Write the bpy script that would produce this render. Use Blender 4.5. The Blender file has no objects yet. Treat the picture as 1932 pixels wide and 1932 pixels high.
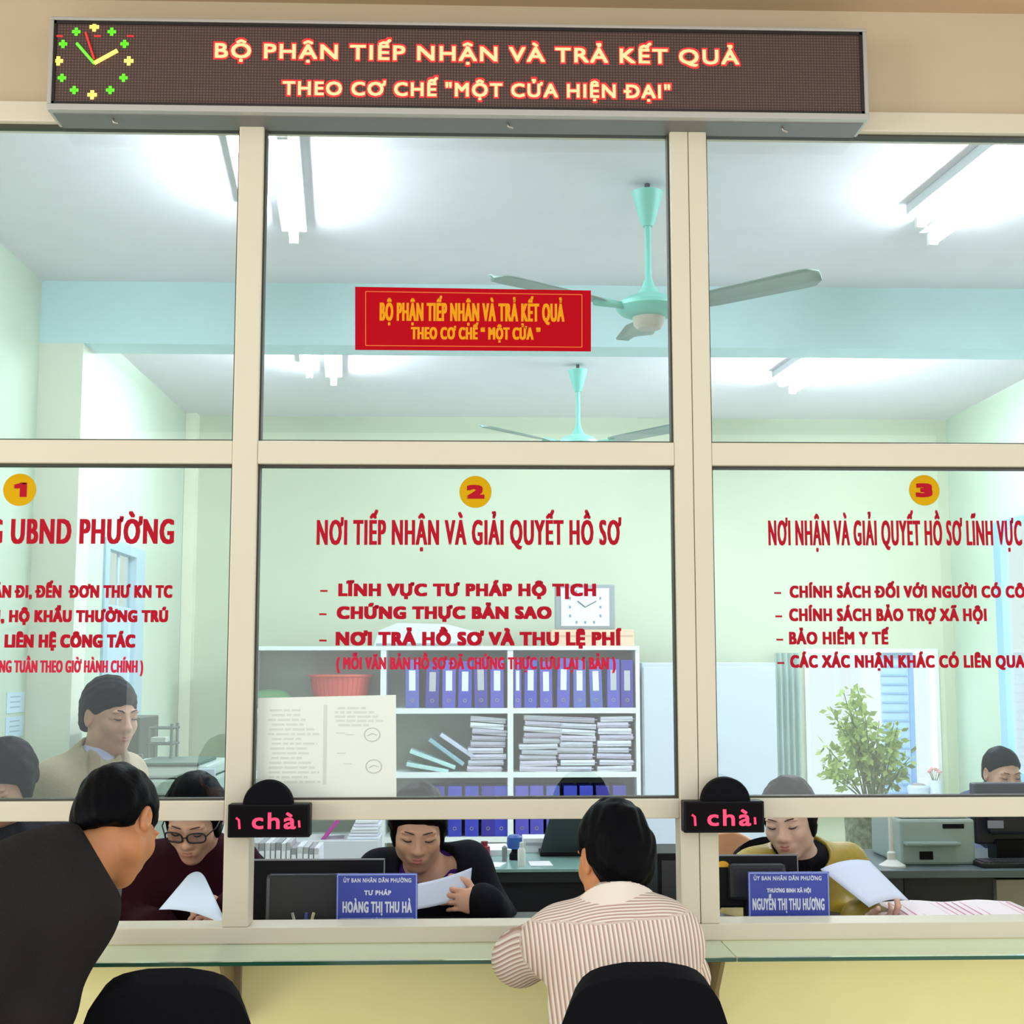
import bpy, bmesh, math, random
import numpy as np
from mathutils import Vector, Matrix
random.seed(7)
scene = bpy.context.scene
COL = scene.collection
PI = math.pi

# ------------------------------------------------------------------ camera
F_PX, CAM = 2600.0, Vector((0.0, -3.6, 1.5))
YAW, PITCH, ROLL = -0.03441749, 0.11392878, 0.00124265
RCAM = (Matrix.Rotation(YAW, 3, 'Z') @ Matrix.Rotation(PITCH, 3, 'X') @ Matrix.Rotation(ROLL, 3, 'Y'))
cam_data = bpy.data.cameras.new('camera')
cam_data.sensor_width = 36.0
cam_data.lens = 36.0 * F_PX / 1932.0
cam_data.clip_start = 0.05
cam = bpy.data.objects.new('camera', cam_data)
COL.objects.link(cam)
m4 = Matrix((RCAM.col[0], RCAM.col[2], -RCAM.col[1])).transposed().to_4x4()
m4.translation = CAM
cam.matrix_world = m4
scene.camera = cam

# ------------------------------------------------------------------ world, daylight, exposure
world = bpy.data.worlds.new('daylight')
scene.world = world
world.use_nodes = True
world.node_tree.nodes['Background'].inputs[0].default_value = (0.95, 0.98, 1.0, 1)
world.node_tree.nodes['Background'].inputs[1].default_value = 0.78
scene.view_settings.view_transform = 'Standard'
scene.view_settings.look = 'None'
scene.view_settings.gamma = 1.0
scene.view_settings.use_curve_mapping = False
scene.view_settings.exposure = 0.32
scene.cycles.use_denoising = True
scene.cycles.max_bounces = 10
scene.cycles.transparent_max_bounces = 16
scene.cycles.sample_clamp_indirect = 6.0


def area_light(name, loc, rot, sx, sy, power, color):
    l = bpy.data.lights.new(name, 'AREA')
    l.shape = 'RECTANGLE'
    l.size, l.size_y, l.energy, l.color = sx, sy, power, color
    o = bpy.data.objects.new(name, l)
    o.location, o.rotation_euler = loc, rot
    COL.objects.link(o)
    return o


# unseen fill lamp added behind the camera to brighten the partition front
area_light('lobby_rear_fill', (0.6, -7.4, 1.9), (math.radians(90), 0, 0), 6.5, 3.0, 52.0, (1.0, 0.96, 0.90))
# unseen fill lamps added at both sides to lift the partition and lower wall
area_light('lobby_right_fill', (6.2, -4.8, 1.7), (math.radians(88), 0, math.radians(50)), 3.2, 2.2, 60.0, (1.0, 0.96, 0.90))
area_light('lobby_left_fill', (-6.2, -4.2, 1.9), (math.radians(88), 0, math.radians(-52)), 3.0, 2.0, 150.0, (1.0, 0.96, 0.90))
# daylight through the window of the office's right wall and the back window
area_light('side_window_daylight', (3.98, 4.6, 1.7), (math.radians(90), 0, math.radians(90)), 2.4, 1.6, 30.0, (0.86, 0.94, 1.0))
area_light('back_window_daylight', (3.1, 7.05, 1.3), (math.radians(-90), 0, 0), 1.0, 1.3, 14.0, (0.86, 0.94, 1.0))


# ------------------------------------------------------------------ helpers
def ray(px, py):
    return RCAM @ Vector(((px - 966) / F_PX, 1.0, -(py - 966) / F_PX))


def at(px, py, Y):
    d = ray(px, py)
    return CAM + d * ((Y - CAM.y) / d.y)


def atX(px, py, X):
    d = ray(px, py)
    return CAM + d * ((X - CAM.x) / d.x)


def atZ(px, py, Z):
    d = ray(px, py)
    return CAM + d * ((Z - CAM.z) / d.z)


def lin(c):
    return tuple(((v / 255.0) / 12.92 if v / 255.0 <= 0.04045 else ((v / 255.0 + 0.055) / 1.055) ** 2.4) for v in c) + (1.0,)


MATS = {}


def mat(name, rgb, rough=0.6, metal=0.0, spec=0.5, var=0.0, vscale=6.0, bump=0.0, bscale=60.0, emit=None, estr=0.0, sheen=0.0, sss=0.0):
    if name in MATS:
        return MATS[name]
    m = bpy.data.materials.new(name)
    m.use_nodes = True
    nt = m.node_tree
    b = nt.nodes['Principled BSDF']
    b.inputs['Base Color'].default_value = lin(rgb)
    b.inputs['Roughness'].default_value = rough
    b.inputs['Metallic'].default_value = metal
    b.inputs['Specular IOR Level'].default_value = spec
    if sheen:
        b.inputs['Sheen Weight'].default_value = sheen
    if sss:
        b.inputs['Subsurface Weight'].default_value = sss
        b.inputs['Subsurface Radius'].default_value = (0.01, 0.004, 0.002)
        b.inputs['Subsurface Scale'].default_value = 0.6
    tc = None
    if var or bump:
        tc = nt.nodes.new('ShaderNodeTexCoord')
    if var:
        n = nt.nodes.new('ShaderNodeTexNoise')
        n.inputs['Scale'].default_value = vscale
        n.inputs['Detail'].default_value = 5
        nt.links.new(tc.outputs['Object'], n.inputs['Vector'])
        mr = nt.nodes.new('ShaderNodeMapRange')
        mr.inputs['From Min'].default_value = 0.3
        mr.inputs['From Max'].default_value = 0.7
        mr.inputs['To Min'].default_value = 1.0 - var
        mr.inputs['To Max'].default_value = 1.0 + var * 0.6
        nt.links.new(n.outputs['Fac'], mr.inputs['Value'])
        mx = nt.nodes.new('ShaderNodeVectorMath')
        mx.operation = 'SCALE'
        mx.inputs[0].default_value = lin(rgb)[:3]
        nt.links.new(mr.outputs['Result'], mx.inputs['Scale'])
        nt.links.new(mx.outputs['Vector'], b.inputs['Base Color'])
    if bump:
        n2 = nt.nodes.new('ShaderNodeTexNoise')
        n2.inputs['Scale'].default_value = bscale
        n2.inputs['Detail'].default_value = 4
        nt.links.new(tc.outputs['Object'], n2.inputs['Vector'])
        bp = nt.nodes.new('ShaderNodeBump')
        bp.inputs['Strength'].default_value = bump
        bp.inputs['Distance'].default_value = 0.01
        nt.links.new(n2.outputs['Fac'], bp.inputs['Height'])
        nt.links.new(bp.outputs['Normal'], b.inputs['Normal'])
    if emit:
        b.inputs['Emission Color'].default_value = lin(emit)
        b.inputs['Emission Strength'].default_value = estr
    MATS[name] = m
    return m


def glass_mat(name, tint, gloss, rough=0.0, face_on=0.06):
    if name in MATS:
        return MATS[name]
    m = bpy.data.materials.new(name)
    m.use_nodes = True
    nt = m.node_tree
    nt.nodes.clear()
    out = nt.nodes.new('ShaderNodeOutputMaterial')
    tr = nt.nodes.new('ShaderNodeBsdfTransparent')
    tr.inputs[0].default_value = tint
    gl = nt.nodes.new('ShaderNodeBsdfGlossy')
    gl.inputs['Roughness'].default_value = rough
    gl.inputs['Color'].default_value = gloss
    lw = nt.nodes.new('ShaderNodeFresnel')
    lw.inputs['IOR'].default_value = 1.5
    ad = nt.nodes.new('ShaderNodeMath')
    ad.operation = 'ADD'
    ad.inputs[1].default_value = face_on
    ge = nt.nodes.new('ShaderNodeNewGeometry')
    fr = nt.nodes.new('ShaderNodeMath')
    fr.operation = 'SUBTRACT'
    fr.inputs[0].default_value = 1.0
    nt.links.new(ge.outputs['Backfacing'], fr.inputs[1])
    two = nt.nodes.new('ShaderNodeMath')
    two.operation = 'MULTIPLY'
    two.inputs[1].default_value = 1.9          # both faces of the pane reflect
    nt.links.new(lw.outputs[0], two.inputs[0])
    nt.links.new(two.outputs[0], ad.inputs[0])
    ml = nt.nodes.new('ShaderNodeMath')
    ml.operation = 'MULTIPLY'
    ml.use_clamp = True
    nt.links.new(ad.outputs[0], ml.inputs[0])
    nt.links.new(fr.outputs[0], ml.inputs[1])
    mx = nt.nodes.new('ShaderNodeMixShader')
    nt.links.new(ml.outputs[0], mx.inputs[0])
    nt.links.new(tr.outputs[0], mx.inputs[1])
    nt.links.new(gl.outputs[0], mx.inputs[2])
    nt.links.new(mx.outputs[0], out.inputs[0])
    MATS[name] = m
    return m


class MB:
    """collects shapes into one bmesh"""

    def __init__(s):
        s.bm = bmesh.new()

    def box(s, lo, hi, bev=0.0, rot=None, piv=None):
        lo, hi = Vector(lo), Vector(hi)
        c, d = (lo + hi) / 2, hi - lo
        r = bmesh.ops.create_cube(s.bm, size=1.0)
        vs = r['verts']
        for v in vs:
            v.co = Vector((v.co.x * d.x, v.co.y * d.y, v.co.z * d.z)) + c
        if bev:
            es = list({e for v in vs for e in v.link_edges})
            rb = bmesh.ops.bevel(s.bm, geom=es, offset=bev, segments=2, affect='EDGES', profile=0.5)
            vs = list({v for f in rb['faces'] for v in f.verts} | {v for v in vs if v.is_valid})
        if rot is not None:
            p = Vector(piv) if piv is not None else c
            for v in vs:
                v.co = rot @ (v.co - p) + p
        return s

    def lathe(s, prof, c=(0, 0, 0), n=32, axis=None):
        c = Vector(c)
        M = Matrix.Identity(3) if axis is None else Vector((0, 0, 1)).rotation_difference(Vector(axis)).to_matrix()
        rings = []
        for r, z in prof:
            if r < 1e-6:
                rings.append([s.bm.verts.new(M @ Vector((0, 0, z)) + c)])
            else:
                rings.append([s.bm.verts.new(M @ Vector((r * math.cos(2 * PI * i / n), r * math.sin(2 * PI * i / n), z)) + c) for i in range(n)])
        for a, b in zip(rings, rings[1:]):
            for i in range(n):
                j = (i + 1) % n
                if len(a) == 1 and len(b) == 1:
                    continue
                if len(a) == 1:
                    s.bm.faces.new((a[0], b[i], b[j]))
                elif len(b) == 1:
                    s.bm.faces.new((a[i], a[j], b[0]))
                else:
                    s.bm.faces.new((a[i], a[j], b[j], b[i]))
        if len(rings[0]) > 1:
            s.bm.faces.new(rings[0][::-1])
        if len(rings[-1]) > 1:
            s.bm.faces.new(rings[-1])
        return s

    def tube(s, pts, r, n=10):
        pts = [Vector(p) for p in pts]
        rr = r if isinstance(r, (list, tuple)) else [r] * len(pts)
        rings = []
        prev = None
        for i, p in enumerate(pts):
            t = (pts[min(i + 1, len(pts) - 1)] - pts[max(i - 1, 0)]).normalized()
            if prev is None:
                a = t.orthogonal().normalized()
            else:
                a = (prev - t * prev.dot(t)).normalized()
            prev = a
            b = t.cross(a)
            rings.append([s.bm.verts.new(p + (a * math.cos(2 * PI * k / n) + b * math.sin(2 * PI * k / n)) * rr[i]) for k in range(n)])
        for a, b in zip(rings, rings[1:]):
            for i in range(n):
                j = (i + 1) % n
                s.bm.faces.new((a[i], a[j], b[j], b[i]))
        s.bm.faces.new(rings[0][::-1])
        s.bm.faces.new(rings[-1])
        return s

    def prism(s, outline, off):
        """outline: list of 3D points (planar), extruded by vector off"""
        off = Vector(off)
        a = [s.bm.verts.new(Vector(p)) for p in outline]
        b = [s.bm.verts.new(Vector(p) + off) for p in outline]
        s.bm.faces.new(a)
        s.bm.faces.new(b[::-1])
        n = len(a)
        for i in range(n):
            j = (i + 1) % n
            s.bm.faces.new((a[j], a[i], b[i], b[j]))
        return s

    def grid(s, P, thick=None):
        """P: 2D list of points -> surface; thick: vector for a second side"""
        V = [[s.bm.verts.new(Vector(p)) for p in row] for row in P]
        for i in range(len(V) - 1):
            for j in range(len(V[0]) - 1):
                s.bm.faces.new((V[i][j], V[i + 1][j], V[i + 1][j + 1], V[i][j + 1]))
        return s

    def build(s, name, m, parent=None, smooth=False, base=None, solid=0.0, sub=0):
        bmesh.ops.recalc_face_normals(s.bm, faces=s.bm.faces[:])
        me = bpy.data.meshes.new(name)
        s.bm.to_mesh(me)
        s.bm.free()
        return link_mesh(name, me, m, parent, smooth, base, solid, sub)


def world_pos(o):
    p = Vector(o.location)
    while o.parent:
        o = o.parent
        p += Vector(o.location)
    return p


def link_mesh(name, me, m, parent=None, smooth=False, base=None, solid=0.0, sub=0):
    """mesh is in world coordinates; base = world origin of the object"""
    if m is not None:
        me.materials.append(m)
    o = bpy.data.objects.new(name, me)
    COL.objects.link(o)
    if base is None:
        if parent is not None:
            base = world_pos(parent)
        else:
            n = len(me.vertices)
            co = np.empty(n * 3)
            me.vertices.foreach_get('co', co)
            co = co.reshape(-1, 3)
            lo, hi = co.min(0), co.max(0)
            base = Vector(((lo[0] + hi[0]) / 2, (lo[1] + hi[1]) / 2, lo[2]))
    base = Vector(base)
    me.transform(Matrix.Translation(-base))
    if parent is not None:
        o.parent = parent
        o.location = base - world_pos(parent)
    else:
        o.location = base
    if smooth:
        me.polygons.foreach_set('use_smooth', [True] * len(me.polygons))
        if smooth == 'auto':
            me.set_sharp_from_angle(angle=math.radians(38))
    if solid:
        md = o.modifiers.new('solid', 'SOLIDIFY')
        md.thickness = solid
        md.offset = 0
    if sub:
        md = o.modifiers.new('sub', 'SUBSURF')
        md.levels = md.render_levels = sub
    return o


def tag(o, label, cat, group=None, kind=None):
    o['label'] = label
    o['category'] = cat
    if group:
        o['group'] = group
    if kind:
        o['kind'] = kind
    return o


def thing(name, loc, label, cat, group=None, kind=None):
    o = bpy.data.objects.new(name, None)
    o.empty_display_size = 0.1
    COL.objects.link(o)
    o.location = Vector(loc)
    return tag(o, label, cat, group, kind)


def copy_tree(o, parent=None):
    c = o.copy()
    COL.objects.link(c)
    c.parent = parent
    for ch in [x for x in bpy.data.objects if x.parent == o]:
        copy_tree(ch, c)
    return c


ORD = ['first', 'second', 'third', 'fourth', 'fifth', 'sixth', 'seventh', 'eighth', 'ninth', 'tenth', 'eleventh', 'twelfth']

# lettering -------------------------------------------------------------
import unicodedata
GLYPH = {}


def glyph(ch):
    if ch in GLYPH:
        return GLYPH[ch]
    cu = bpy.data.curves.new('lettering', 'FONT')
    cu.resolution_u = 3
    o = bpy.data.objects.new('lettering', cu)
    COL.objects.link(o)
    out = []
    for body in ('H', ch + 'H', ch):
        cu.body = body
        bpy.context.view_layer.update()
        me = bpy.data.meshes.new_from_object(o.evaluated_get(bpy.context.evaluated_depsgraph_get()))
        n = len(me.vertices)
        co = np.empty(n * 3)
        me.vertices.foreach_get('co', co)
        out.append((co.reshape(-1, 3)[:, :2].copy(), [tuple(p.vertices) for p in me.polygons]))
        bpy.data.meshes.remove(me)
    bpy.data.objects.remove(o)
    bpy.data.curves.remove(cu)
    adv = out[1][0][:, 0].max() - out[0][0][:, 0].max()
    GLYPH[ch] = (out[2][0], out[2][1], adv)
    return GLYPH[ch]


CAP = glyph('H')[0][:, 1].max()
XH = glyph('x')[0][:, 1].max()


class Flat:
    def __init__(s):
        s.v, s.f = [], []

    def poly(s, pts):
        n = len(s.v)
        s.v += [(p[0], p[1]) for p in pts]
        s.f.append(tuple(range(n, n + len(pts))))

    def stroke(s, pts, t):
        for (x0, y0), (x1, y1) in zip(pts, pts[1:]):
            L = math.hypot(x1 - x0, y1 - y0)
            ux, uy = (x1 - x0) / L, (y1 - y0) / L
            nx, ny = -uy * t / 2, ux * t / 2
            x0_, y0_, x1_, y1_ = x0 - ux * t * .2, y0 - uy * t * .2, x1 + ux * t * .2, y1 + uy * t * .2
            s.poly([(x0_ - nx, y0_ - ny), (x1_ - nx, y1_ - ny), (x1_ + nx, y1_ + ny), (x0_ + nx, y0_ + ny)])

    def dot(s, x, y, r):
        s.poly([(x + r * math.cos(a), y + r * math.sin(a)) for a in np.linspace(0, 2 * PI, 11)[:-1]])


TXT_CACHE = {}


def text_raw(s):
    if s in TXT_CACHE:
        return TXT_CACHE[s]
    F = Flat()
    x = 0.0
    T = .085 * CAP / .7
    U = CAP / .7
    for ch in s:
        if ch == ' ':
            x += .34 * U
            continue
        if ch == '1':
            F.stroke([(x + .22 * U, 0), (x + .22 * U, CAP)], T * 1.1)
            F.stroke([(x + .22 * U, CAP - T * .3), (x + .06 * U, CAP * .78)], T * .9)
            x += .46 * U
            continue
        bar = ch in 'Đđ'
        dec = 'D' if bar else unicodedata.normalize('NFD', ch)
        co, fa, adv = glyph(dec[0])
        n = len(F.v)
        F.v += [(p[0] + x, p[1]) for p in co]
        F.f += [tuple(i + n for i in f) for f in fa]
        l, r = co[:, 0].min() + x, co[:, 0].max() + x
        m = (l + r) / 2
        top = (CAP if dec[0].isupper() else XH) + .07 * U
        if bar:
            F.stroke([(l - .10 * U, CAP * .5), (l + .20 * U, CAP * .5)], T)
        marks = dec[1:]
        if '\u031b' in marks:
            hx = r - (.04 * U if dec[0] == 'O' else T * .4)
            hy = CAP * (.80 if dec[0] == 'O' else .93)
            F.stroke([(hx, hy), (hx + .10 * U, hy + .04 * U), (hx + .12 * U, CAP + .07 * U)], T * .9)
        xo = 0
        if '\u0302' in marks:
            F.stroke([(m - .15 * U, top + .01 * U), (m, top + .10 * U), (m + .15 * U, top + .01 * U)], T * .8)
            xo = .15 * U
            top += .07 * U
        if '\u0306' in marks:
            F.stroke([(m - .14 * U, top + .11 * U), (m - .07 * U, top + .02 * U), (m + .07 * U, top + .02 * U), (m + .14 * U, top + .11 * U)], T * .8)
            top += .10 * U
        if '\u0301' in marks:
            F.stroke([(m - .03 * U + xo, top + .02 * U), (m + .09 * U + xo, top + .14 * U)], T * .9)
        if '\u0300' in marks:
            F.stroke([(m + .04 * U - (xo and -.02 * U), top + .03 * U), (m - .09 * U + (xo and .02 * U), top + .14 * U)], T * .9)
        if '\u0309' in marks:
            q = m + xo * .6
            F.stroke([(q - .07 * U, top + .15 * U), (q + .04 * U, top + .16 * U), (q + .05 * U, top + .10 * U), (q - .01 * U, top + .05 * U), (q - .01 * U, top + .01 * U)], T * .75)
        if '\u0303' in marks:
            F.stroke([(m - .15 * U, top + .03 * U), (m - .06 * U, top + .11 * U), (m + .06 * U, top + .05 * U), (m + .15 * U, top + .13 * U)], T * .8)
        if '\u0323' in marks:
            F.dot(m, -.14 * U, T * .65)
        x += adv + .085 * U
        if '\u031b' in marks:
            x += .06 * U
    V = np.array([(a, b, 0) for a, b in F.v])
    TXT_CACHE[s] = (V, F.f)
    return TXT_CACHE[s]


def text_mesh(name, s, x0, x1, zb, zc, Y, m, parent, bold=0.0, slope=0.0, boldz=None, slant=0.0):
    """lettering standing in the XZ plane facing -Y: spans x0..x1, baseline zb, capital height zc; bold = stroke growth"""
    co, faces = text_raw(s)
    boldz = bold if boldz is None else boldz
    sx = (x1 - x0 - 2 * bold) / (co[:, 0].max() - co[:, 0].min())
    sz = (zc - zb - 2 * boldz) / CAP
    X = (co[:, 0] - co[:, 0].min()) * sx + x0 + bold
    Z = co[:, 1] * sz + zb + boldz
    V, Fc = [], []
    offs = [(0, 0)]
    if bold:
        offs = [(a, b) for a in (-1, 0, 1) for b in (-1, 0, 1)] if boldz else [(-1, 0), (-.35, 0), (.35, 0), (1, 0)]
    for k, (a, b) in enumerate(offs):
        base = len(V) * len(co) if False else k * len(co)
        xx, zz = X + a * bold, Z + b * boldz
        xx = xx + slant * (zz - zb)
        zz = zz + slope * (xx - x0)
        V.append(np.stack([xx, np.full_like(xx, Y - 2e-5 * k), zz], 1))
        Fc += [tuple(i + base for i in f) for f in faces]
    me = bpy.data.meshes.new(name)
    me.from_pydata(np.concatenate(V).tolist(), [], Fc)
    return link_mesh(name, me, m, parent)


def text_px(name, s, px0, px1, pyb, pyc, Y, m, parent, bold=0.0, pyb1=None, boldz=None):
    """same, with ends, baseline (left pyb, right pyb1) and capital top read off the photograph on the plane Y"""
    pyb1 = pyb if pyb1 is None else pyb1
    a, b = at(px0, pyb, Y), at(px1, pyb1, Y)
    c = at(px0, pyc, Y)
    return text_mesh(name, s, a.x, b.x, a.z, c.z, Y, m, parent, bold, (b.z - a.z) / (b.x - a.x), boldz)


# ------------------------------------------------------------------ signed-distance modelling for figures
class Field:
    def __init__(s):
        s.p = []

    def add(s, fn, lo, hi, k, op='u'):
        s.p.append((fn, np.array(lo), np.array(hi), k, op))

    def cap(s, a, b, ra, rb, k=0.03, op='u'):
        a, b = np.array(a, float), np.array(b, float)
        d = b - a
        L = max(float(d @ d), 1e-12)

        def fn(P):
            q = P - a
            t = np.clip((q @ d) / L, 0, 1)
            return np.linalg.norm(q - t[..., None] * d, axis=-1) - (ra + (rb - ra) * t)
        r = max(ra, rb)
        s.add(fn, np.minimum(a, b) - r, np.maximum(a, b) + r, k, op)
        return s

    def ell(s, c, r, M=None, k=0.03, op='u'):
        c, r = np.array(c, float), np.array(r, float)
        M = np.eye(3) if M is None else np.array(M, float)

        def fn(P):
            q = (P - c) @ M
            k0 = np.linalg.norm(q / r, axis=-1)
            k1 = np.linalg.norm(q / (r * r), axis=-1)
            return k0 * (k0 - 1.0) / np.maximum(k1, 1e-9)
        e = np.abs(M) @ r
        s.add(fn, c - e, c + e, k, op)
        return s

    def plane(s, p, n, k=0.0):
        """keep the side the normal points away from"""
        p, n = np.array(p, float), np.array(n, float)
        n = n / np.linalg.norm(n)
        s.p.append((lambda P: (P - p) @ n, None, None, k, 'i'))
        return s

    def noise(s, amp, freqs, seed=0):
        rs = np.random.RandomState(seed)
        ks = [(rs.normal(size=3), f, rs.rand() * 6.28) for f in freqs]

        def fn(P):
            d = 0
            for v, f, ph in ks:
                d = d + np.sin(P @ (v / np.linalg.norm(v)) * f + ph)
            return d * amp / len(ks)
        s.p.append((fn, None, None, 0, 'n'))
        return s

    def mesh(s, lo, hi, h):
        lo, hi = np.array(lo, float), np.array(hi, float)
        n = np.maximum(np.ceil((hi - lo) / h).astype(int) + 1, 3)
        ax = [lo[i] + h * np.arange(n[i]) for i in range(3)]
        G = np.full(tuple(n), 0.2)

        def grid(sl):
            g = np.meshgrid(ax[0][sl[0]], ax[1][sl[1]], ax[2][sl[2]], indexing='ij')
            return np.stack(g, -1)
        full = (slice(None),) * 3
        for fn, l, u, k, op in s.p:
            if l is None:
                sl = full
            else:
                pad = 0.045 + k
                i0 = np.clip(np.floor((l - pad - lo) / h).astype(int), 0, n)
                i1 = np.clip(np.ceil((u + pad - lo) / h).astype(int) + 1, 0, n)
                if (i1 <= i0).any():
                    continue
                sl = tuple(slice(a, b) for a, b in zip(i0, i1))
            D = fn(grid(sl))
            A = G[sl]
            if op == 'n':
                G[sl] = A + D
                continue
            if op == 'u':
                if k > 0:
                    hh = np.maximum(k - np.abs(A - D), 0) / k
                    G[sl] = np.minimum(A, D) - hh * hh * k * 0.25
                else:
                    G[sl] = np.minimum(A, D)
            else:
                D = -D if op == 's' else D
                if k > 0:
                    hh = np.maximum(k - np.abs(A - D), 0) / k
                    G[sl] = np.maximum(A, D) + hh * hh * k * 0.25
                else:
                    G[sl] = np.maximum(A, D)
        return surface_nets(G, lo, h)


def surface_nets(G, lo, h):
    S = G < 0
    c = np.zeros(tuple(d - 1 for d in G.shape), np.int8)
    for i in (0, 1):
        for j in (0, 1):
            for k in (0, 1):
                c += S[i:G.shape[0] - 1 + i, j:G.shape[1] - 1 + j, k:G.shape[2] - 1 + k]
    act = (c > 0) & (c < 8)
    idx = np.argwhere(act)
    if len(idx) == 0:
        return np.zeros((0, 3)), np.zeros((0, 4), int)
    vid = np.full(c.shape, -1, np.int64)
    vid[act] = np.arange(len(idx))
    acc = np.zeros((len(idx), 3))
    cnt = np.zeros(len(idx))
    corners = [(i, j, k) for i in (0, 1) for j in (0, 1) for k in (0, 1)]
    for a in corners:
        for axx in range(3):
            if a[axx] == 1:
                continue
            b = list(a)
            b[axx] = 1
            va = G[idx[:, 0] + a[0], idx[:, 1] + a[1], idx[:, 2] + a[2]]
            vb = G[idx[:, 0] + b[0], idx[:, 1] + b[1], idx[:, 2] + b[2]]
            m = (va < 0) != (vb < 0)
            t = np.where(m, va / np.where(m, va - vb, 1.0), 0.0)
            p = np.array(a, float)[None] + np.zeros((len(idx), 3))
            p[:, axx] += t
            acc[m] += p[m]
            cnt[m] += 1
    V = lo + (idx + acc / cnt[:, None]) * h
    Q = []
    for axx in range(3):
        o = [(axx + 1) % 3, (axx + 2) % 3]
        sl0, sl1 = [slice(None)] * 3, [slice(None)] * 3
        sl0[axx], sl1[axx] = slice(0, -1), slice(1, None)
        A, B = S[tuple(sl0)], S[tuple(sl1)]
        e = np.argwhere(A != B)
        ok = (e[:, o[0]] > 0) & (e[:, o[1]] > 0) & (e[:, o[0]] < G.shape[o[0]] - 1) & (e[:, o[1]] < G.shape[o[1]] - 1)
        e = e[ok]
        q = []
        for d0, d1 in ((-1, -1), (0, -1), (0, 0), (-1, 0)):
            x = e.copy()
            x[:, o[0]] += d0
            x[:, o[1]] += d1
            q.append(vid[x[:, 0], x[:, 1], x[:, 2]])
        q = np.stack(q, 1)
        flip = ~A[e[:, 0], e[:, 1], e[:, 2]]
        q[flip] = q[flip][:, ::-1]
        Q.append(q)
    Q = np.concatenate(Q)
    Q = Q[(Q >= 0).all(1)]
    return V, Q


def mesh_of(name, blocks, m, parent=None, base=None):
    V, Q, off = [], [], 0
    for v, q in blocks:
        if len(v):
            V.append(v)
            Q.append(q + off)
            off += len(v)
    me = bpy.data.meshes.new(name)
    me.from_pydata(np.concatenate(V).tolist(), [], np.concatenate(Q).tolist())
    return link_mesh(name, me, m, parent, True, base)


# ------------------------------------------------------------------ people
def npv(v):
    return np.array((v[0], v[1], v[2]), float)


def head_matrix(yaw, pitch, roll):
    M = Matrix.Rotation(math.radians(yaw), 3, 'Z') @ Matrix.Rotation(math.radians(roll), 3, 'Y') @ Matrix.Rotation(math.radians(pitch), 3, 'X')
    return np.array(M)


SKIN = mat('skin', (212, 160, 132), 0.5, sss=0.12, var=0.08, vscale=14)
SKIN_TAN = mat('skin_tanned', (200, 132, 84), 0.5, sss=0.1, var=0.1, vscale=14)
SKIN_PALE = mat('skin_pale', (226, 182, 162), 0.5, sss=0.12, var=0.06, vscale=14)
LIP = mat('lips', (182, 104, 96), 0.4)
LIP_PALE = mat('lips_pale', (178, 112, 96), 0.45)
EYE = mat('eye_white', (230, 226, 220), 0.2)
LASH = mat('lash', (30, 22, 20), 0.6)
BROW = mat('brow', (58, 44, 38), 0.8)


def hair_mat(name, rgb, rough=0.5, spec=0.05):
    m = mat(name, rgb, rough, spec=spec)
    nt = m.node_tree
    b = nt.nodes['Principled BSDF']
    tc = nt.nodes.new('ShaderNodeTexCoord')
    mp = nt.nodes.new('ShaderNodeMapping')
    mp.inputs['Scale'].default_value = (1.0, 1.0, 0.12)
    n = nt.nodes.new('ShaderNodeTexNoise')
    n.inputs['Scale'].default_value = 110
    n.inputs['Detail'].default_value = 3
    bp = nt.nodes.new('ShaderNodeBump')
    bp.inputs['Strength'].default_value = 0.35
    bp.inputs['Distance'].default_value = 0.004
    nt.links.new(tc.outputs['Object'], mp.inputs['Vector'])
    nt.links.new(mp.outputs[0], n.inputs['Vector'])
    nt.links.new(n.outputs['Fac'], bp.inputs['Height'])
    nt.links.new(bp.outputs['Normal'], b.inputs['Normal'])
    return m


HAIR = hair_mat('black_hair', (7, 7, 10))


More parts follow.
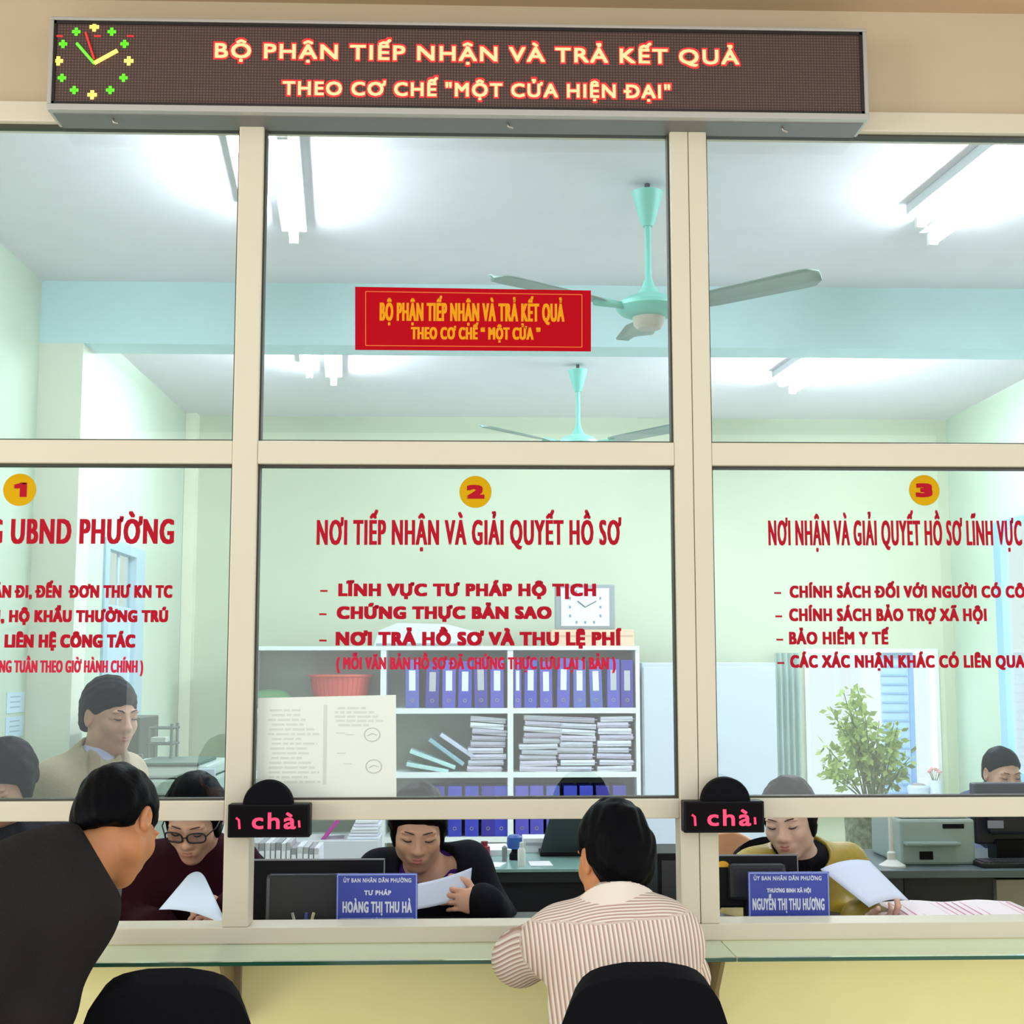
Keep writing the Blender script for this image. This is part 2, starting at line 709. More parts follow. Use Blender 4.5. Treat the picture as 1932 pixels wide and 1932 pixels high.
def head_field(f, c, M, s, female=False):
    c = npv(c)

    def W(x, y, z):
        return c + M @ (np.array((x, y, z)) * s)
    E = lambda p, r, k, op='u': f.ell(W(*p), np.array(r) * s, M, k * s, op)
    E((0, .012, .030), (.074, .094, .086), .02)
    E((0, -.030, -.030), (.062 if not female else .059, .060, .078), .035)
    E((0, -.052, -.070), (.040 if not female else .033, .036, .040), .03)       # jaw
    E((0, -.070, -.096), (.020, .017, .016), .025)                             # chin
    for sd in (-1, 1):
        E((sd * .036, -.062, -.022), (.026, .026, .026), .025)                 # cheek
        E((sd * (.050 if not female else .045), -.010, -.060), (.018 if not female else .014, .028, .026), .03)                  # jaw corner
        E((sd * .031, -.099, .012), (.019, .017, .0125), .012, 's')            # eye socket
        E((sd * .030, -.084 if not female else -.080, .029), (.024, .012, .008), .012)                  # brow ridge
        f.cap(W(sd * .045, -.074, .009), W(sd * .017, -.078, .009), .0098 * s, .0098 * s, .006 * s)   # lids
        E((sd * .031, -.080, .010), (.0155, .0135, .0125), .004)               # lid ball
        E((sd * .076, .008, -.002), (.010, .021, .033), .008)                  # ear
        E((sd * .083, .004, .002), (.006, .011, .018), .006, 's')
    f.cap(W(0, -.086, .022), W(0, -.104, -.022), .0075 * s, .0105 * s, .014 * s)  # nose bridge
    E((0, -.105, -.025), (.0125, .012, .0105), .010)
    for sd in (-1, 1):
        E((sd * .0125, -.095, -.029), (.0085, .0105, .0085), .008)             # nostril wing
    E((0, -.086, -.055), (.028, .013, .017), .018)                             # mouth mound
    f.cap(W(-.022, -.090, -.0535), W(.022, -.090, -.0535), .0055 * s, .0055 * s, .006 * s)
    f.cap(W(-.018, -.089, -.0625), W(.018, -.089, -.0625), .0065 * s, .0065 * s, .006 * s)
    return W


def head_extras(body, W, c, M, s, lip, glasses=False, female=False, brow=None):
    def arc(pts):
        return [Vector(W(*p)) for p in pts]
    if lip:
        b = MB()
        b.tube(arc([(-.023, -.0915, -.0555), (-.010, -.0985, -.0525), (0, -.0985, -.0545), (.010, -.0985, -.0525), (.023, -.0915, -.0555)]), [.0015 * s, .0044 * s, .004 * s, .0044 * s, .0015 * s], 8)
        b.tube(arc([(-.021, -.0905, -.0585), (-.010, -.0975, -.0625), (0, -.099, -.0638), (.010, -.0975, -.0625), (.021, -.0905, -.0585)]), [.0015 * s, .0046 * s, .0052 * s, .0046 * s, .0015 * s], 8)
        b.build('lips', lip, body, True)
    for sd in (-1, 1):
        b = MB()
        b.tube(arc([(sd * .0155, -.0855, .0060), (sd * .023, -.0925, .0040), (sd * .031, -.0945, .0032), (sd * .040, -.0915, .0045), (sd * .047, -.0835, .0075)]), [.0008 * s, .0019 * s, .0021 * s, .0019 * s, .0008 * s], 6)
        b.build('eyelashes', LASH, body, True)
        b = MB()
        b.tube(arc([(sd * .013, -.0935, .0275), (sd * .025, -.0955, .0335), (sd * .038, -.0905, .0345), (sd * .050, -.0780, .0285)]), [q_ * s * (.62 if female else 1) for q_ in (.0018, .0032, .0030, .001)], 6)
        b.build('eyebrow', brow or BROW, body, True)
    if glasses:
        g = MB()
        for sd in (-1, 1):
            pts = []
            for i in range(25):
                a = 2 * PI * i / 24
                x = sd * .033 + .0265 * math.copysign(abs(math.cos(a)) ** .7, math.cos(a))
                z = .006 + .017 * math.copysign(abs(math.sin(a)) ** .7, math.sin(a))
                pts.append((x, -.110 + abs(x) * .16, z))
            g.tube(arc(pts), .0026 * s, 6)
            g.tube(arc([(sd * .059, -.102, .010), (sd * .079, -.06, .010), (sd * .083, .012, .006)]), .0022 * s, 6)
        g.tube(arc([(-.008, -.110, .010), (0, -.113, .012), (.008, -.110, .010)]), .002 * s, 6)
        fr = g.build('eyeglasses', mat('spectacle_frame', (26, 20, 20), 0.3), body, True)
        l = MB()
        for sd in (-1, 1):
            l.prism([Vector(W(sd * .033 + .025 * math.cos(a), -.110 + abs(sd * .033 + .025 * math.cos(a)) * .16, .006 + .0165 * math.sin(a))) for a in np.linspace(0, 2 * PI, 20)[:-1]], Vector(M @ np.array((0, .0008, 0))))
        l.build('lens', glass_mat('spectacle_lens', (.90, .90, .92, 1), (.25, .25, .25, 1), 0.05, -.03), fr)


def hand_field(f, w, d, n, side, curl=35, s=1.0, spread=1.0, curls=None):
    """w wrist, d pointing to the fingers, n palm normal (palm faces n), side = towards the thumb"""
    w, d, n, side = (npv(x) for x in (w, d, n, side))
    d = d / np.linalg.norm(d)
    n = n - d * (n @ d)
    n /= np.linalg.norm(n)
    t = np.cross(n, d)
    if t @ side < 0:
        t = -t
    M = np.stack([t, d, n], 1)
    f.cap(w - d * .03 * s, w + d * .02 * s, .026 * s, .025 * s, .02 * s)
    f.ell(w + d * .052 * s, np.array((.040, .048, .0150)) * s, M, .02 * s)
    f.ell(w + d * .032 * s + t * .022 * s + n * .006 * s, np.array((.018, .028, .0150)) * s, M, .015 * s)
    bases = [(.029, .088, .066, .0086), (.010, .094, .075, .0089), (-.010, .091, .070, .0085), (-.028, .082, .054, .0075)]
    for i, (x, y, L, r) in enumerate(bases):
        cu = (curls[i] if curls else curl)
        p = w + (t * x + d * y) * s - d * .012 * s
        ang = math.radians(cu * .4)
        dirx = t * (x * 2.2 * spread)
        for j, fr in enumerate((.46, .30, .24)):
            dv = d * math.cos(ang) + n * math.sin(ang) + dirx * math.cos(ang)
            dv /= np.linalg.norm(dv)
            q = p + dv * (L * fr * 1.12) * s
            f.cap(p, q, r * (1 - .08 * j) * s, r * (1 - .08 * (j + 1)) * s, .004 * s)
            p = q
            ang += math.radians(cu * (1.0 if j == 0 else .75))
    p = w + d * .028 * s + t * .032 * s + n * .006 * s
    for L, (ct, cd, cn) in ((.040, (.75, .62, .25)), (.032, (.35, .85, .38)), (.026, (.12, .9, .45))):
        dv = t * ct + d * cd + n * cn
        dv /= np.linalg.norm(dv)
        q = p + dv * L * s
        f.cap(p, q, .0115 * s, .0100 * s, .008 * s)
        p = q
    return f


def torso_frame(N, P, SL, SR):
    N, P, SL, SR = map(npv, (N, P, SL, SR))
    up = N - P
    L = np.linalg.norm(up)
    up = up / L
    r = SR - SL
    r = r - up * (r @ up)
    r /= np.linalg.norm(r)
    fr = np.cross(up, r)
    return N, P, SL, SR, up, r, fr, L


def torso_field(f, N, P, SL, SR, g=0.0, w=1.0, arms=(), legs=(), arm_end=1.0, kk=.05, hips=True, arm_g=None, bulk=0.0, flare=0.0, collar=0.0):
    N, P, SL, SR, up, r, fr, L = torso_frame(N, P, SL, SR)
    M = np.stack([r, fr, up], 1)
    ag = g if arm_g is None else arm_g
    if hips:
        f.ell(P, np.array((.165 * w + g, .118 + g, .13 + g)), M, kk)
    f.ell(P + up * L * .34, np.array((.146 * w + g + flare, .104 + g + flare * .6 + bulk, .19)), M, kk)
    f.ell(P + up * L * .68, np.array((.160 * w + g, .108 + g + bulk, .17 + g)), M, kk)
    f.cap(SL, SR, .052 + g, .052 + g, kk)
    for S in (SL, SR):
        f.cap(S * .55 + N * .45 - up * .01, N + up * .012, .040 + g, .046 + g + collar, kk * .8)
    for a in arms:
        sh, el, wr = map(npv, a[:3])
        f.cap(sh, el, .054 + ag, .042 + ag, .04)
        e = el + (wr - el) * arm_end
        f.cap(el, e, .042 + ag, .028 + (.012 if ag else 0) + ag * .8, .03)
    for hp, kn, an in legs:
        hp, kn, an = map(npv, (hp, kn, an))
        f.cap(hp, kn, .082 + g, .058 + g, .04)
        f.cap(kn, an, .058 + g, .040 + g, .03)
    return up, r, fr, L


def bounds(pts, pad):
    A = np.array([npv(p) for p in pts])
    return A.min(0) - pad, A.max(0) + pad


def person(label, base, head, yaw, pitch, roll, N, P, SL, SR, arms, legs, skin=SKIN, s=1.0, w=1.0, female=False, lip=None, glasses=False,
           h=0.010, group=None):
    """arms: list of dict(sh, el, wr, d, n, side, curl). Returns the body (one mesh) and a dict of frames"""
    f = Field()
    A = [(a['sh'], a['el'], a['wr']) for a in arms]
    torso_field(f, N, P, SL, SR, -.006, w, A, legs)
    hm = head_matrix(yaw, pitch, roll)
    hc = npv(head)
    n0 = npv(N)
    f.cap(hc + hm @ (np.array((0, .022, -.05)) * s), n0 - (n0 - hc) * .02, .050 * s, .054 * s, .03)
    f.cap(hc + hm @ (np.array((0, .0, -.06)) * s), n0 + (hc - n0) * .1, .040 * s, .048 * s, .03)
    W = head_field(f, hc, hm, s, female)
    for hp, kn, an in legs:
        an_, kn_ = npv(an), npv(kn)
        fwd = kn_ - npv(hp)
        fwd[2] = 0
        if np.linalg.norm(fwd) < .12:
            fwd = np.array((math.sin(math.radians(yaw)), -math.cos(math.radians(yaw)), 0))
        fwd /= np.linalg.norm(fwd)
        f.cap(an_ + np.array((0, 0, -.045)) - fwd * .04, an_ + np.array((0, 0, -.055)) + fwd * .15, .036, .028, .03)
    blocks = []
    pts = [N, P, SL, SR] + [p for a in A for p in a] + [p for l in legs for p in l]
    lo, hi = bounds(pts, .24)
    lo[2] = max(lo[2], 0.0) if legs else lo[2]
    hands = Field()
    hand_boxes = []
    for a in arms:
        if 'd' in a:
            hf = Field()
            wr, el = npv(a['wr']), npv(a['el'])
            hf.cap(el + (wr - el) * .55, wr, .033, .027, .02)
            hand_field(hf, a['wr'], a['d'], a['n'], a['side'], a.get('curl', 35), s * a.get('hs', .95), curls=a.get('curls'))
            b = hf.mesh(*bounds([wr - .05, wr + npv(a['d']) / np.linalg.norm(npv(a['d'])) * .11], .12), .0032)
            blocks.append(b)
    # head and neck finely, the rest more coarsely (one surface)
    blocks.append(f.mesh(hc - .20 * s, hc + .20 * s, .0036))
    blocks.append(f.mesh(lo, hi, h))
    body = mesh_of('person', blocks, skin, None, base)
    tag(body, label, 'person', group)
    head_extras(body, W, hc, hm, s, lip, glasses, female)
    return body, dict(W=W, hm=hm, hc=hc, s=s)


def hair_short(body, fr, m=HAIR, sides=0.0, front=(0, -.083, .070), nape=(0, .085, -.080), thick=.014, seed=1, side=0.0, amp=.004, top=0.0, extra=None):
    W, hm, s = fr['W'], fr['hm'], fr['s']
    f = Field()
    f.ell(W(0, .012, .032 + top / 2), np.array((.074 + thick, .094 + thick, .086 + thick + top / 2)) * s, hm, 0)
    f.ell(W(0, .060, -.030), np.array((.056 + thick * .6, .040 + thick * .6, .060)) * s, hm, .03 * s)
    if extra:
        extra(f, W, hm, s)
    p, q = np.array(front), np.array(nape)
    n = np.array((0, -(q - p)[2], (q - p)[1]))
    n = n / np.linalg.norm(n)
    if n[2] > 0:
        n = -n
    f.plane(W(*front), hm @ n, .02 * s)
    for sd in ((-1, 1) if not sides else ()):
        f.ell(W(sd * .082, .010 - side, -.012), np.array((.018, .026, .036)) * s, hm, .012 * s, 's')
    if sides:
        for sd in (-1, 1):
            f.ell(W(sd * .066, .000, .000), np.array((.0185, .044 * sides, .066)) * s, hm, .02 * s)
    f.noise(amp, (90, 130, 170, 210, 260), seed)
    V = f.mesh(fr['hc'] - .19 * s, fr['hc'] + .19 * s, .0042)
    return mesh_of('hair', [V], m, body)


def cloth(name, body, m, N, P, SL, SR, g, w=1.0, arms=(), legs=(), h=.0085, cuts=(), subs=(), wr=.0035, seed=3, keep=None, arm_end=.96, hips=True,
          lo=None, hi=None, arm_g=None, bulk=0.0, flare=0.0, collar=0.0, extra=None, kk=.05):
    f = Field()
    torso_field(f, N, P, SL, SR, g, w, arms, legs, arm_end, hips=hips, arm_g=arm_g, bulk=bulk, flare=flare, collar=collar, kk=kk)
    if extra:
        extra(f)
    f.noise(wr, (22, 31, 43, 57), seed)
    for a in arms:
        el, wrist = npv(a[1]), npv(a[2])
        d = (wrist - el) / np.linalg.norm(wrist - el)
    for p, n in cuts:
        f.plane(npv(p), npv(n), .006)
    for sb in subs:
        f.cap(sb[0], sb[1], sb[2], sb[3], .012, 's')
    if keep:
        g_ = Field().cap(*keep[:4])
        f.p.append((g_.p[0][0], None, None, .004, 'i'))
    pts = [N, P, SL, SR] + [p for a in arms for p in a[:3]] + [p for l in legs for p in l]
    a, b = bounds(pts, .26)
    V = f.mesh(a if lo is None else lo, b if hi is None else hi, h)
    return mesh_of(name, [V], m, body)


# ------------------------------------------------------------------ setting
H_OFF, H_LOB = 3.42, 3.31          # office and lobby ceilings
XL, XR, YB = -2.10, 3.72, 6.80     # office walls
M_FRAME = mat('cream_aluminium', (212, 204, 182), 0.42, spec=0.25, var=0.03, vscale=1.6)
M_WALL_UP = mat('beige_paint', (194, 178, 150), 0.75, var=0.05, vscale=1.3, bump=0.05, bscale=40)
M_WALL_LOW = mat('yellow_paint', (240, 231, 168), 0.75, var=0.08, vscale=1.8, bump=0.08, bscale=30)
M_CEIL_LOB = mat('lobby_ceiling_paint', (196, 172, 140), 0.85, var=0.03)
M_CEIL = mat('office_ceiling_paint', (238, 234, 240), 0.85, var=0.02)
M_BEAM = mat('pale_aqua_paint', (206, 236, 240), 0.8, var=0.02)
M_WALL = mat('pale_green_paint', (206, 215, 188), 0.8, var=0.03, vscale=1.2)
M_WALL_L = mat('pale_green_paint_left', (202, 217, 196), 0.8, var=0.03, vscale=1.2)
M_FLOOR = mat('floor_tile', (232, 226, 214), 0.35, var=0.05)
M_GASKET = mat('rubber_gasket', (62, 58, 46), 0.6)
M_GLASS = glass_mat('window_glass', (0.95, 0.985, 0.985, 1), (0.93, 1.0, 1.0, 1), 0.0, 0.0)
M_WHITE = mat('white_paint', (236, 238, 236), 0.5)
M_BLUE_FR = mat('blue_window_frame', (150, 196, 232), 0.5)
M_BLACK = mat('black_plastic', (14, 14, 18), 0.45, spec=.15)
M_DKGREY = mat('dark_grey_plastic', (48, 50, 54), 0.5)
M_PAPER = mat('white_paper', (238, 240, 244), 0.7)
M_INK = mat('grey_print', (150, 158, 154), 0.8)
M_CHROME = mat('metal', (170, 165, 155), 0.35, metal=0.8)


def struct(name, mb, m, label, cat, parent=None, smooth=False):
    o = mb.build(name, m, parent, smooth)
    if parent is None:
        tag(o, label, cat, kind='structure')
    return o


struct('floor', MB().box((-7, -9, -.1), (7, 7.2, 0)), M_FLOOR, 'pale tiled floor of the hall and the office', 'floor')
struct('ceiling', MB().box((-7, -.7, H_LOB), (7, -.0, H_LOB + .12)), M_CEIL_LOB, 'beige ceiling edge above the message board', 'ceiling')
struct('ceiling', MB().box((XL - .15, .12, H_OFF), (XR + .15, YB + .15, H_OFF + .12)), M_CEIL, 'pale blue white office ceiling seen through the upper panes', 'ceiling')
struct('trim_9', MB().box((XL, 3.14, 3.105), (XR, 3.36, H_OFF)), M_BEAM, 'aqua ceiling beam crossing the office', 'beam')
struct('wall_upper', MB().box((-7, 0, 3.008), (7, .12, H_OFF + .12)), M_WALL_UP, 'beige wall above the glass partition', 'wall')
struct('wall_lower', MB().box((-7, .0, 0), (7, .12, .818)), M_WALL_LOW, 'yellow painted wall below the glass counter shelf', 'wall')
struct('wall_front', MB().box((-7, 0, .818), (-1.75, .12, 3.008)).box((1.80, 0, .818), (7, .12, 3.008)), M_WALL_UP, 'beige wall beside the glass partition', 'wall')

# back wall with its window opening
wa, wb = at(1516, 1224, YB), at(1768, 1224, YB)
WBX0, WBX1, WBZ1, WBZ0 = wa.x, wb.x, wa.z, at(1640, 1512, YB).z
b = MB().box((XL - .15, YB, 0), (WBX0, YB + .15, H_OFF)).box((WBX1, YB, 0), (XR + .15, YB + .15, H_OFF))
b.box((WBX0, YB, 0), (WBX1, YB + .15, WBZ0)).box((WBX0, YB, WBZ1), (WBX1, YB + .15, H_OFF))
struct('wall_back', b, M_WALL, 'pale green back wall of the office', 'wall')
# left wall with a door opening
dl0, dl1 = atX(190, 1200, XL).y, atX(266, 1200, XL).y
DLZ = atX(226, 1024, XL).z
b = MB().box((XL - .03, .12, 0), (XL, dl0, H_OFF)).box((XL - .03, dl1, 0), (XL, YB, H_OFF)).box((XL - .03, dl0, DLZ), (XL, dl1, H_OFF))
struct('wall_left', b, M_WALL_L, 'pale green left wall of the office', 'wall')
# right wall with a tall window opening
rw1 = atX(1884, 1200, XR).y
rw0, RWZ1, RWZ0 = 3.4, 2.52, .75
b = MB().box((XR, .12, 0), (XR + .03, rw0, H_OFF)).box((XR, rw1, 0), (XR + .03, YB, H_OFF))
b.box((XR, rw0, 0), (XR + .03, rw1, RWZ0)).box((XR, rw0, RWZ1), (XR + .03, rw1, H_OFF))
struct('wall_right', b, M_WALL_L, 'pale green right wall of the office beside the bright window', 'wall')
# pilaster below the beam and the conduit in the corner
px1 = at(152, 800, 3.14).x
struct('trim_10', MB().box((XL, 3.14, 0), (px1, 3.36, 3.105)), mat('pilaster_paint', (232, 236, 218), 0.8), 'pale pilaster on the left wall carrying the beam', 'pilaster')
c0, c1 = at(350, 800, YB - .12).x, at(371, 800, YB - .12).x
struct('trim_11', MB().box((c0, YB - .12, 0), (c1, YB, at(360, 748, YB - .12).z)), mat('pipe_box_paint', (238, 240, 216), 0.8), 'slim pale boxed pipe in the far left corner', 'pipe')

# glass partition: cream aluminium profiles
FY0, FY1 = -.030, .055
struct('trim_1', MB().box((-.6055, FY0, .8595), (-.5405, FY1, 2.952), .003), M_FRAME, 'cream aluminium mullion left of window 2', 'mullion')
b = MB().box((.5515, FY0, .8595), (.6000, FY1, 2.952), .003).box((.6015, FY0, .8595), (.6500, FY1, 2.952), .003)
struct('trim_2', b, M_FRAME, 'double cream aluminium mullion right of window 2', 'mullion')
struct('trim_12', MB().box((-1.75, FY0, .8595), (-1.69, FY1, 2.952), .003), M_FRAME, 'cream aluminium mullion at the left end', 'mullion')
struct('trim_13', MB().box((1.74, FY0, .8595), (1.80, FY1, 2.952), .003), M_FRAME, 'cream aluminium mullion at the right end', 'mullion')
SP = [(-1.69, -.6055), (-.5405, .5515), (.6500, 1.74)]
struct('trim_3', MB().box((-1.75, FY0 - .004, 2.952), (1.80, FY1, 3.008), .003), M_FRAME, 'cream aluminium head rail under the message board', 'rail')
b1, b2 = MB(), MB()
for x0, x1 in SP:
    b1.box((x0, FY0 + .002, 2.034), (x1, FY1, 2.095), .003)
    b2.box((x0, FY0 + .002, 1.1215), (x1, FY1, 1.171), .003)
struct('trim_4', b1, M_FRAME, 'cream aluminium transom between upper and lower panes', 'rail')
struct('trim_5', b2, M_FRAME, 'cream aluminium rail above the service openings', 'rail')
b = MB().box((-1.75, FY0 - .003, .818), (1.80, FY1 + .02, .8595), .003)
struct('trim_6', b, M_FRAME, 'cream aluminium sill rail along the counter shelf', 'rail')
n = 0
for row, (z0, z1) in enumerate(((2.095, 2.952), (1.171, 2.034))):
    for i, (x0, x1) in enumerate(SP):
        n += 1
        w = MB().box((x0, .004, z0), (x1, .010, z1)).build('window_%d' % n, M_GLASS)
        tag(w, ('clear glass pane in the %s row, %s' % (('upper', 'lower')[row], ('left bay', 'middle bay', 'right bay')[i])), 'window', kind='structure')
        g = MB()
        e = .0048
        y0, y1 = -.012, .026
        g.box((x0, y0, z0), (x1, y1, z0 + e)).box((x0, y0, z1 - e), (x1, y1, z1))
        g.box((x0, y0, z0 + e), (x0 + e, y1, z1 - e)).box((x1 - e, y0, z0 + e), (x1, y1, z1 - e))
        g.build('seal', M_GASKET, w)

# door in the left wall: blue grey frame, two narrow bright panes, dark lower leaf
M_DOOR = mat('door_blue_grey', (176, 204, 216), 0.5)
door = thing('door_1', (XL, (dl0 + dl1) / 2, 0), 'blue grey door in the left wall behind the standing man', 'door', kind='structure')
b = MB().box((XL - .04, dl0, 0), (XL + .015, dl0 + .10, DLZ)).box((XL - .04, dl1 - .24, 0), (XL + .015, dl1, DLZ)).box((XL - .04, dl0 + .10, DLZ - .06), (XL + .015, dl1 - .24, DLZ))
b.build('door_frame', M_DOOR, door)
pz = atX(226, 1137, XL).z
b = MB().box((XL - .03, dl0 + .10, 0), (XL - .01, dl1 - .24, pz - .02)).box((XL - .025, (dl0 + dl1) / 2 - .09, pz - .02), (XL - .015, (dl0 + dl1) / 2 - .05, DLZ - .06))
b.build('door_leaf', mat('door_pale_blue', (198, 220, 232), 0.5), door)
MB().box((XL - .022, dl0 + .10, pz - .02), (XL - .019, dl1 - .24, DLZ - .06)).build('glass', M_GLASS, door)

# windows: back wall and right wall
win = thing('window_7', ((WBX0 + WBX1) / 2, YB, WBZ0), 'bright white back window behind the potted plant', 'window', kind='structure')
b = MB()
fw = .05
b.box((WBX0, YB - .02, WBZ0), (WBX0 + .03, YB + .10, WBZ1)).box((WBX1 - .03, YB - .02, WBZ0), (WBX1, YB + .10, WBZ1))
b.box((WBX0 + .03, YB - .02, WBZ1 - .03), (WBX1 - .03, YB + .10, WBZ1)).box((WBX0 - .02, YB - .12, WBZ0 - .03), (WBX1 + .02, YB + .10, WBZ0))
b.build('window_frame', M_WHITE, win)
s0, s1 = at(1660, 1300, YB + .05).x, at(1722, 1300, YB + .05).x
b = MB().box((s0, YB + .04, WBZ0), (s1, YB + .06, WBZ1 - .03))
sl = b.build('shutter', mat('pale_blue_shutter', (186, 218, 246), 0.5, emit=(186, 218, 246), estr=0.0), win)
b = MB()
for i in range(16):
    zz = WBZ0 + .05 + i * (WBZ1 - WBZ0 - .12) / 15
    b.box((s0 + .01, YB + .028, zz), (s1 - .05, YB + .046, zz + .012))
b.build('louvre', mat('blue_louvre', (150, 190, 232), 0.5), sl)
MB().box((s1 - .035, YB + .02, WBZ0), (s1, YB + .06, WBZ1 - .03)).build('shutter_stile', mat('blue_stile', (140, 180, 228), 0.5), sl)
MB().box((WBX0 + .03, YB + .08, WBZ0), (WBX1 - .03, YB + .085, WBZ1 - .03)).build('glass', M_GLASS, win)

win = thing('window_8', (XR, (rw0 + rw1) / 2, RWZ0), 'bright blue framed window in the right wall', 'window', kind='structure')
b = MB()
for y in (rw0, (rw0 + rw1) / 2 - .5, rw1 - .12):
    b.box((XR - .012, y, RWZ0 + .06), (XR + .035, y + .12, RWZ1 - .06))
b.box((XR - .012, rw0, RWZ1 - .06), (XR + .035, rw1, RWZ1)).box((XR - .012, rw0, RWZ0), (XR + .035, rw1, RWZ0 + .06))
b.build('window_frame', M_BLUE_FR, win)
MB().box((XR + .02, rw0, RWZ0), (XR + .024, rw1, RWZ1)).build('glass', M_GLASS, win)

# ------------------------------------------------------------------ message board
BX0, BX1, BZ0, BZ1, BY = -1.089, 1.069, 2.947, 3.201, -.125
brd = thing('led_message_board', ((BX0 + BX1) / 2, -.06, BZ0), 'long brown LED message board with glowing red lettering above the partition', 'sign')
M_ALU = mat('silver_aluminium', (178, 177, 170), 0.35, metal=0.25)
b = MB()
e = .017
b.box((BX0, BY, BZ0), (BX1, -.004, BZ0 + e), .002).box((BX0, BY, BZ1 - .009), (BX1, -.004, BZ1), .002)
b.box((BX0, BY, BZ0 + e), (BX0 + .011, -.004, BZ1 - .009), .002).box((BX1 - .011, BY, BZ0 + e), (BX1, -.004, BZ1 - .009), .002)
b.build('housing', M_ALU, brd)
MB().box((BX0 + .01, -.10, BZ0 - .002), (BX1 - .01, -.004, BZ0 + .001)).build('bottom_plate', mat('grey_steel', (120, 120, 118), 0.5, metal=0.3), brd)
b = MB()
i0 = .0075
xa, xb, za, zb_ = BX0 + .011, BX1 - .011, BZ0 + e, BZ1 - .009
b.box((xa, BY + .004, za), (xb, BY + .02, za + i0)).box((xa, BY + .004, zb_ - i0 * 1.1), (xb, BY + .02, zb_))
b.box((xa, BY + .004, za), (xa + .006, BY + .02, zb_)).box((xb - .008, BY + .004, za), (xb, BY + .02, zb_))
b.build('inner_bezel', mat('bezel_black', (24, 20, 20), 0.5), brd)
m = mat('led_panel', (90, 72, 66), 0.6, spec=0.2)
nt = m.node_tree
tc = nt.nodes.new('ShaderNodeTexCoord')
bk = nt.nodes.new('ShaderNodeTexBrick')
bk.offset = 0.0
bk.inputs['Scale'].default_value = 1.0
bk.inputs['Brick Width'].default_value = .0078
bk.inputs['Row Height'].default_value = .0078
bk.inputs['Mortar Size'].default_value = .0012
bk.inputs['Color1'].default_value = lin((104, 82, 74))
bk.inputs['Color2'].default_value = lin((98, 78, 72))
bk.inputs['Mortar'].default_value = lin((66, 52, 50))
mp = nt.nodes.new('ShaderNodeMapping')
mp.inputs['Rotation'].default_value = (math.radians(90), 0, 0)
nt.links.new(tc.outputs['Object'], mp.inputs['Vector'])
nt.links.new(mp.outputs[0], bk.inputs['Vector'])
nt.links.new(bk.outputs['Color'], nt.nodes['Principled BSDF'].inputs['Base Color'])
scr = MB().box((xa, BY + .008, za), (xb, BY + .03, zb_)).build('screen', m, brd)
LED_R = mat('led_red', (200, 30, 30), 0.5, emit=(255, 44, 44), estr=.8)
LED_RC = mat('led_red_core', (255, 150, 100), 0.5, emit=(255, 176, 128), estr=1.05)
LED_G = mat('led_green', (60, 190, 30), 0.5, emit=(98, 210, 40), estr=.9)
LED_Y = mat('led_amber', (255, 210, 90), 0.5, emit=(255, 214, 96), estr=1.1)
YT = BY + .0072


def led_line(s, a, c, yb, yc, yb1, thin):
    t = text_px('lettering', s, a, c, yb, yc, YT, LED_R, scr, .0042, yb1)
    t2 = text_px('lettering', s, a + 3, c - 3, yb - 3, yc + 3, YT - .0006, LED_RC, scr, thin, yb1 - 3)  # LED bloom painted in: pale core laid over a wider red letter


led_line('BỘ PHẬN TIẾP NHẬN VÀ TRẢ KẾT QUẢ', 402, 1398, 112, 78, 125, .0014)
led_line('THEO CƠ CHẾ "MỘT CỬA HIỆN ĐẠI"', 530, 1268, 182, 150, 189, .0014)
cc = at(178, 118, YT)
mmx = 3.6 / 2600 * .985


def plus(mb, px, py, r):
    p = at(px, py, YT)
    q = r * mmx
    mb.box((p.x - q, YT - .001, p.z - q * .38), (p.x + q, YT, p.z + q * .38)).box((p.x - q * .38, YT - .001, p.z - q), (p.x + q * .38, YT, p.z + q))


for px, py in ((178, 51), (243, 115), (174, 179), (110, 115)):
    y = MB()
    plus(y, px, py, 9)
    y.build('hour_mark', LED_Y, scr)
for px, py in ((144, 60), (211, 60), (119, 83), (235, 83), (117, 147), (233, 147), (140, 170), (208, 170)):
    g = MB()
    plus(g, px, py, 8)
    g.build('hour_mark', LED_G, scr)


def hand(name, pxa, pya, pxb, pyb, r, m, k):
    a, b_ = at(pxa, pya, YT), at(pxb, pyb, YT)
    a.y = b_.y = YT - .0012 * k
    MB().tube([a, b_], r, 6).build(name, m, scr)


hand('clock_hand', 145, 82, 178, 120, .0042, LED_G, 1)
hand('clock_hand', 178, 120, 222, 96, .0052, LED_Y, 2)
hand('clock_hand', 162, 62, 178, 112, .0026, LED_R, 3)
for px in (112, 184, 246):
    p = at(px, 68, YT)
    MB().box((p.x - .009, YT - .001, p.z - .002), (p.x + .009, YT, p.z + .002)).build('dash', LED_R, scr)
for px, py in ((212, 222), (957, 231), (1475, 238)):
    p = atZ(px, py, BZ0)
    MB().tube([(p.x, p.y, BZ0), (p.x + .004, p.y, BZ0 - .012), (p.x + .016, p.y, BZ0 - .016)], .0035, 8).build('hook', M_CHROME, brd, True)

